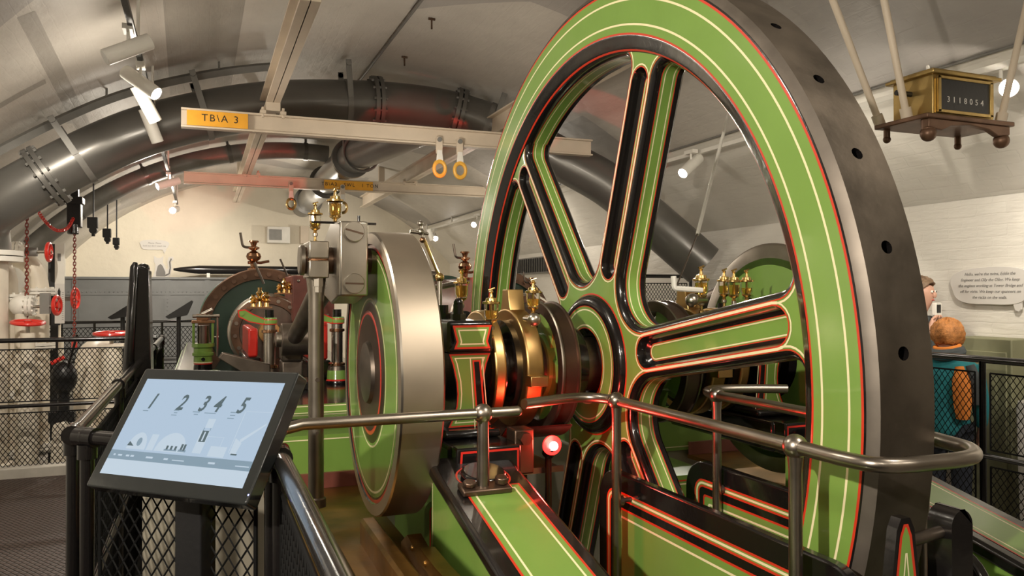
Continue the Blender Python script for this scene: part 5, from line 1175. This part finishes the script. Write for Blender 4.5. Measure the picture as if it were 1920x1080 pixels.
text_mesh('sign_text', 'Miaow. Please\nlook but don\'t touch me.', .042, 'ink', t, basis((-.88, 17.1685, 2.605), (1, 0, 0), (0, 0, 1)), shear=.2, line=1.3)
t = thing('cat_cutout', 'flat white sitting cat cutout with dark body on the back wall', 'cutout', (-.80, 17.15, 1.95))
oc = [(-.92, 1.95), (-.62, 1.95), (-.585, 2.02), (-.56, 2.15), (-.575, 2.28), (-.53, 2.30), (-.54, 2.37), (-.62, 2.36), (-.645, 2.28), (-.63, 2.14), (-.66, 2.10), (-.70, 2.20), (-.73, 2.25), (-.715, 2.38), (-.77, 2.34), (-.83, 2.34), (-.89, 2.38), (-.89, 2.26), (-.86, 2.20), (-.88, 2.05)]
b = B(); b.prism(oc, 'Y', 17.175, 17.2, 'sign'); b.build('board', t)
b = B(); b.prism([(-.85, 1.97), (-.68, 1.97), (-.68, 2.06), (-.73, 2.18), (-.77, 2.22), (-.82, 2.18), (-.85, 2.05)], 'Y', 17.170, 17.176, 'ink'); b.tube([(-.68, 17.172, 1.99), (-.61, 17.172, 2.03), (-.59, 17.172, 2.14), (-.60, 17.172, 2.26), (-.57, 17.172, 2.33)], .016, 'ink', 6); b.build('painted_body', t)
t = thing('wall_box', 'grey-white service box on the back wall above the cylinder', 'box', (1.45, 17.1, 2.8))
b = B(); b.box(1.26, 1.72, 17.0, 17.2, 2.68, 3.02, 'white'); b.build('box', t, bevel=.008)
b = B(); b.box(1.30, 1.55, 16.985, 17.0, 2.74, 2.96, 'pipestrap'); b.build('louvre_panel', t)
t = thing('wall_post', 'beige post block on the back wall right of the service box', 'post', (2.0, 17.1, 2.8))
b = B(); b.box(1.93, 2.10, 17.0, 17.2, 2.68, 3.05, 'beam'); b.build('block', t, bevel=.006)
t = thing('vent_grille', 'long dark louvred vent on the right wall glimpsed left of the spokes', 'vent', (5.2, 12, 2.0))
b = B(); b.box(5.18, 5.27, 10.6, 13.4, 1.95, 2.22, 'pipestrap')
for k in range(28): b.box(5.165, 5.185, 10.65+k*.098, 10.70+k*.098, 1.97, 2.20, 'blackm')
b.build('grille', t)

# ------------------------------------------------------------------ right wall
t = thing('speech_sign', 'large white speech bubble sign with grey italic text on the right brick wall', 'sign', (5.25, 3.97, 1.65))
b = B(); b.prism([(y, z) for y, z in bubble(3.965, 1.655, .305, .135, .05)], 'X', 5.235, 5.258, 'sign'); brd = b.build('board', t, bevel=.003); b = B(); b.prism([(3.80, 1.56), (3.73, 1.56), (3.735, 1.49), (3.75, 1.475), (3.775, 1.48), (3.785, 1.51)], 'X', 5.238, 5.255, 'sign'); b.build('tail', t)
b = B(); b.box(5.258, 5.272, 3.80, 4.12, 1.60, 1.70, 'sign'); b.build('wall_mount', t)
text_mesh('sign_text', "Hello, we're the twins, Eddie the\nEngineer and Olly the Oiler. We keep\nthe engines working at Tower Bridge and\noff for visits. We keep our spanners on\nthe racks on the walls.", .0305, 'ink', brd, basis((5.234, 3.965, 1.655), (0, -1, 0), (0, 0, 1)), shear=.28, line=1.38, xscale=.96)
t = thing('olive_cabinet', 'olive grey low cabinet against the right wall behind the child', 'cabinet', (5.15, 3.95, 0))
b = B(); b.box(5.04, 5.27, 3.66, 4.10, 0, 1.29, 'olive'); b.build('body', t, bevel=.008)
b = B(); b.box(5.028, 5.042, 3.69, 4.07, .1, 1.2, 'olive'); b.build('door', t, bevel=.004)
t = thing('cylinder_bin', 'low pale cylindrical bin by the right wall behind the mesh', 'bin', (5.0, 3.3, 0))
b = B(); b.lathe([(0, 0, 'sign'), (.14, 0, 'sign'), (.16, .85, 'sign'), (.15, .90, 'sign'), (0, .91)], (5.02, 3.42, 0), 'Z', 28); b.build('body', t)

# ------------------------------------------------------------------ people
def skin_obj(name, pts, edges, parent, mt, sub=2, root=0):
    off = parent_world(parent); me = bpy.data.meshes.new(name)
    me.from_pydata([Vector(p[:3])-off for p in pts], edges, []); me.materials.append(M[mt])
    o = bpy.data.objects.new(name, me); COL.objects.link(o); o.parent = parent
    md = o.modifiers.new('skin', 'SKIN'); md.use_smooth_shade = True
    if not me.skin_vertices: 
        bm = bmesh.new(); bm.from_mesh(me); bm.verts.layers.skin.verify(); bm.to_mesh(me); bm.free()
    for i, p in enumerate(pts):
        r = p[3]; sv = me.skin_vertices[0].data[i]; sv.radius = (r, r*(p[4] if len(p) > 4 else 1)); sv.use_root = (i == root)
    if sub: s = o.modifiers.new('sub', 'SUBSURF'); s.levels = sub; s.render_levels = sub
    return o
def person(x, y, H, yaw, label, jacket, trousers, hairm, arm_pose, child=False, head_tilt=0.0):
    t = thing('person', label, 'person', (x, y, 0)); fwd = Vector((math.cos(yaw), math.sin(yaw), 0)); rg = Vector((math.sin(yaw), -math.cos(yaw), 0))
    def W(f, r, z): return Vector((x, y, 0))+fwd*(f*H)+rg*(r*H)+Vector((0, 0, z*H))
    def V(f, r, z, rad, k=1): p = W(f, r, z); return (p.x, p.y, p.z, rad*H, k)
    hs = 1.12 if child else 1.0
    P = [V(0, 0, .53, .062), V(0, 0, .62, .056), V(.005, 0, .72, .064), V(0, 0, .80, .050), V(.005, 0, .845, .034), V(.016+head_tilt, 0, .890, .046*hs), V(.014+head_tilt*1.5, 0, .935, .062*hs), V(.006+head_tilt*1.5, 0, .972, .050*hs)]
    E = [(0, 1), (1, 2), (2, 3), (3, 4), (4, 5), (5, 6), (6, 7)]
    def chain_(start, pts):
        pr = start
        for p in pts: P.append(p); E.append((pr, len(P)-1)); pr = len(P)-1
        return pr
    for s in (1, -1):
        chain_(0, [V(0, s*.052, .49, .044), V(.008, s*.055, .28, .034), V(0, s*.055, .05, .022), V(.03, s*.058, .022, .022), V(.075, s*.062, .018, .018)])
        el, wr, hd = arm_pose(s)
        w = chain_(3, [V(0, s*.10, .785, .027), V(*el, .027), V(*wr, .018), V(*hd, .020, .6)])
        hv = Vector(hd)-Vector(wr); 
        hv.normalize()
        for k, (dl, sp) in enumerate(((.040, -.018), (.046, -.006), (.043, .006), (.036, .017))):
            q = Vector(hd)+hv*.02+Vector((0, sp, 0)); q2 = q+hv*dl*.6+Vector((.006, 0, -.006)); q3 = q2+hv*dl*.4+Vector((.008, 0, -.014))
            chain_(w, [V(*q, .0062), V(*q2, .0056), V(*q3, .0050)])
        q = Vector(wr)+hv*.015+Vector((.008, -s*.016, 0)); chain_(w, [V(*q, .0068), V(*(q+hv*.022+Vector((.008, -s*.008, 0))), .0058)])
    body = skin_obj('body', P, E, t, 'skin', 1)
    J = [V(0, 0, .44, .104), V(0, 0, .50, .104), V(0, 0, .60, .094), V(.004, 0, .71, .102), V(0, 0, .79, .090), V(0, 0, .832, .054)]; JE = [(0, 1), (1, 2), (2, 3), (3, 4), (4, 5)]
    for s in (1, -1):
        el, wr, hd = arm_pose(s); n = len(J); J += [V(0, s*.105, .79, .054), V(*el, .042), V(*(Vector(wr)*.94+Vector(el)*.06), .028)]; JE += [(4, n), (n, n+1), (n+1, n+2)]
    skin_obj('jacket', J, JE, t, jacket, 2)
    T = [V(0, 0, .52, .084)]; TE = []
    for s in (1, -1):
        n = len(T); T += [V(0, s*.052, .47, .064), V(.008, s*.055, .28, .050), V(0, s*.055, .05, .040)]; TE += [(0, n), (n, n+1), (n+1, n+2)]
    skin_obj('trousers', T, TE, t, trousers, 2)
    hc = W(.012+head_tilt*1.5, 0, .938)
    for s in (1, -1):
        b = B(); c = W(.035, s*.058, .020); i0 = b.mark(); b.sphere((0, 0, 0), .032*H, 'sign' if child else 'blackm', 14, 8, (1.9, .85, .75)); b.xf(i0, Matrix.Translation(c) @ Matrix.Rotation(yaw, 4, 'Z')); b.build('shoe', t)
        b = B(); b.sphere(hc-fwd*.004*H+rg*(s*.051*H*hs)-Vector((0, 0, .008*H)), .012*H, 'skin', 10, 6, (.8, .8, 1.3)); b.build('ear', t)
        b = B(); b.sphere(hc+fwd*.046*H*hs+rg*(s*.018*H), .0065*H, 'white', 10, 6); b.sphere(hc+fwd*.0515*H*hs+rg*(s*.018*H), .0028*H, 'inkb', 8, 5); b.build('eye', t)
    b = B(); b.sphere(hc+fwd*.051*H*hs-Vector((0, 0, .014*H)), .010*H, 'skin', 10, 6, (1, .8, 1.4)); b.build('nose', t)
    b = B(); b.sphere(hc+fwd*.041*H*hs-Vector((0, 0, .036*H)), .012*H, 'redp', 10, 6, (.5, 1.2, .25)); b.build('mouth', t)
    # hair: lumpy cap over the crown and the back of the head
    b = B(); n, k = 36, 20; R = (.064 if child else .060)*H*hs; vs = []; fs = []
    rnd = random.Random(3)
    for i in range(k+1):
        th = PI*i/k*(.74 if child else .5)
        for j in range(n):
            a = 2*PI*j/n; lump = 1+.05*math.sin(5*a+3*th)+.05*math.sin(13*a-6*th)+.05*rnd.random()
            fr = math.cos(a); low = 1 if fr < .3 else 1-.42*(fr-.3)/.7
            d = fwd*(math.sin(th*low)*math.cos(a))+rg*(math.sin(th*low)*math.sin(a))+Vector((0, 0, math.cos(th*low)))
            vs.append(hc-fwd*.004*H+Vector((0, 0, .004*H))+d*(R*lump))
    for i in range(k):
        for j in range(n): fs.append((i*n+j, i*n+(j+1) % n, (i+1)*n+(j+1) % n, (i+1)*n+j))
    b.add(vs, fs, hairm); o = b.build('hair', t, smooth=1.2); s = o.modifiers.new('solid', 'SOLIDIFY'); s.thickness = .012
    return t, W
def arms_down(s): return (.0, s*.135, .625), (.03, s*.135, .485), (.04, s*.13, .455)
def arms_up(s): return (.02, s*.13, .64), (.085, s*.07, .76), (.085, s*.045, .80)
t, Wc = person(4.70, 3.865, 1.41, math.radians(30), 'child with ginger hair in teal and orange jacket seen from behind at right', 'teal', 'navy', 'hair', arms_down, True)
H = 1.41
b = B(); c = Wc(-.015, 0, .852); i0 = b.mark(); b.torus((0, 0, 0), (0, 0, 1), .074, .042, 'greycl', 28, 10); b.xf(i0, Matrix.Translation(c) @ Matrix.Rotation(math.radians(-12), 4, 'Y')); b.build('hood', t, label='dark grey hood')
b = B(); i0 = b.mark(); b.torus((0, 0, 0), (0, 0, 1), .072, .016, 'orange', 28, 8); b.xf(i0, Matrix.Translation(c+Vector((0, 0, .038))) @ Matrix.Rotation(math.radians(-12), 4, 'Y')); b.build('hood_lining', t, label='orange hood edge')
b = B(); b.tube([Wc(-.070, .060, .79), Wc(-.085, .070, .72), Wc(-.085, .075, .62), Wc(-.08, .075, .55)], [.03, .055, .055, .04], 'orange', 14); b.build('side_panel', t, label='orange jacket panel')
b = B(); b.tube([Wc(-.06, .10, .80), Wc(-.06, .125, .72), Wc(-.055, .13, .62)], [.03, .045, .04], 'greycl', 14); b.build('sleeve_panel', t, label='grey sleeve panel')
t, Wa = person(4.965, 4.36, 1.72, math.radians(-68), 'adult with brown hair raising a white handset, mostly hidden by the flywheel rim', 'greycl', 'navy', 'hairb', arms_up, False, .012)
t = thing('handset', 'white handset with dark screen held up by the adult at the rim', 'handset', tuple(Wa(.08, 0, .80)))
b = B(); c = Wa(.085, -.012, .862); i0 = b.mark(); b.prism(rrect(-.045, .045, -.05, .05, .015), 'Y', -.016, .016, 'white'); b.xf(i0, Matrix.Translation(c) @ Matrix.Rotation(math.radians(15), 4, 'Z')); b.build('shell', t, bevel=.004)
b = B(); i0 = b.mark(); b.box(-.034, .026, -.018, -.0165, -.025, .035, 'blackm'); b.xf(i0, Matrix.Translation(c) @ Matrix.Rotation(math.radians(15), 4, 'Z')); b.build('display', t)

# ------------------------------------------------------------------ lights
def lamp_spot(p, target, e, ang=60, blend=.6, rad=.04, col=(1, .90, .76)):
    l = bpy.data.lights.new('spot_or_fill_beam', 'SPOT'); l.energy = e; l.spot_size = math.radians(ang); l.spot_blend = blend; l.shadow_soft_size = rad; l.color = col
    o = bpy.data.objects.new('spot_or_fill_beam', l); COL.objects.link(o); o.location = p
    o.rotation_euler = (Vector(target)-Vector(p)).to_track_quat('-Z', 'Y').to_euler(); return o
def lamp_point(p, e, rad=.1, col=(1, .90, .76)):
    l = bpy.data.lights.new('lamp_or_fill_glow', 'POINT'); l.energy = e; l.shadow_soft_size = rad; l.color = col
    o = bpy.data.objects.new('lamp_or_fill_glow', l); COL.objects.link(o); o.location = p; return o
EL = 1.0
# key spot read off the handrail shadow, then unseen spots added as fill
lamp_spot((-1.68, .05, 2.62), (1.3, 2.4, 1.35), 380*EL, 72, .7, .035)
lamp_spot((-.42, -1.5, 3.1), (.6, 3.0, 1.4), 45*EL, 70, .8, .05)
lamp_spot((2.6, -1.2, 3.2), (2.2, 3.0, 1.2), 40*EL, 75, .8, .05)
lamp_spot((1.9, .3, 3.6), (.7, 2.6, 1.3), 130*EL, 60, .8, .06)
# beams of the modelled track heads, then spots added as fill
def beam_from(i, target, e, ang): 
    c, d = S[i]; lamp_spot(c, target, e*EL, ang, .6, .04)
beam_from(0, (-2.4, 4.2, 2.6), 110, 90)
beam_from(1, (-2.0, 5.5, .0), 90, 90)
beam_from(2, (1.6, 5.6, 1.2), 90, 75)
lamp_spot((-.30, 7.55, 2.85), (.2, 8.0, 1.2), 130*EL, 85, .6, .04)
beam_from(5, (-1.6, 10.0, 1.3), 150, 95)
beam_from(6, (.6, 17.2, 2.5), 200, 120)
beam_from(7, (5.0, 4.4, 2.45), 190, 115)
beam_from(8, (2.4, 4.8, 1.2), 90, 80)
beam_from(9, (2.0, 10.0, 1.0), 100, 95)
beam_from(10, (2.2, 17.2, 2.2), 190, 120)
lamp_spot((-1.2, 5.6, 3.15), (-1.65, 9.2, 1.3), 220*EL, 60, .7, .04)  # fill spot added to brighten the left pipework, no head hangs here
lamp_spot((-.42, 14.6, 3.05), (-.9, 17.2, 1.6), 160*EL, 110, .7, .04)  # fill spot added for the back wall
lamp_spot((4.3, 1.0, 2.85), (5.27, 2.6, 1.6), 110*EL, 100, .7, .04)  # unseen fill spot added for the right wall
for (x, y, z, e) in ((-.55, 3.0, 3.1, 44), (-.45, 6.6, 2.9, 20), (-.42, 10.2, 2.8, 20), (-.42, 13.2, 2.9, 32), (4.2, 4.6, 2.5, 7), (4.2, 10.5, 2.7, 24), (1.4, -1.2, 3.0, 26), (1.7, 6.2, 2.7, 20), (1.7, 14.4, 2.9, 40)): lamp_point((x, y, z), e*EL, .12)  # unseen point fills added to light the vault directly
lamp_point((1.10, 2.375, 1.11), 3.4, .02, (1, .045, .03)); lamp_spot((1.47, 5.4, 1.10), (-.1, 13.6, 3.8), 420, 20, .15, .01, (1, .06, .04)); lamp_spot((1.47, 5.4, 1.10), (3.95, 7.3, 3.3), 90, 22, .15, .01, (1, .06, .04)); lamp_spot((1.47, 5.4, 1.10), (2.3, 9.4, 3.8), 110, 24, .15, .01, (1, .06, .04))  # red lamp light, then narrow red beams added to redden patches of the vault
w = bpy.data.worlds.new('world'); SC.world = w; w.use_nodes = True
w.node_tree.nodes['Background'].inputs[0].default_value = (1, .9, .8, 1); w.node_tree.nodes['Background'].inputs[1].default_value = .1
vs = SC.view_settings; vs.view_transform = 'Standard'; vs.look = 'None'; vs.gamma = 1; vs.use_curve_mapping = False; vs.exposure = 0.30
SC.cycles.max_bounces = 8; SC.cycles.use_denoising = True
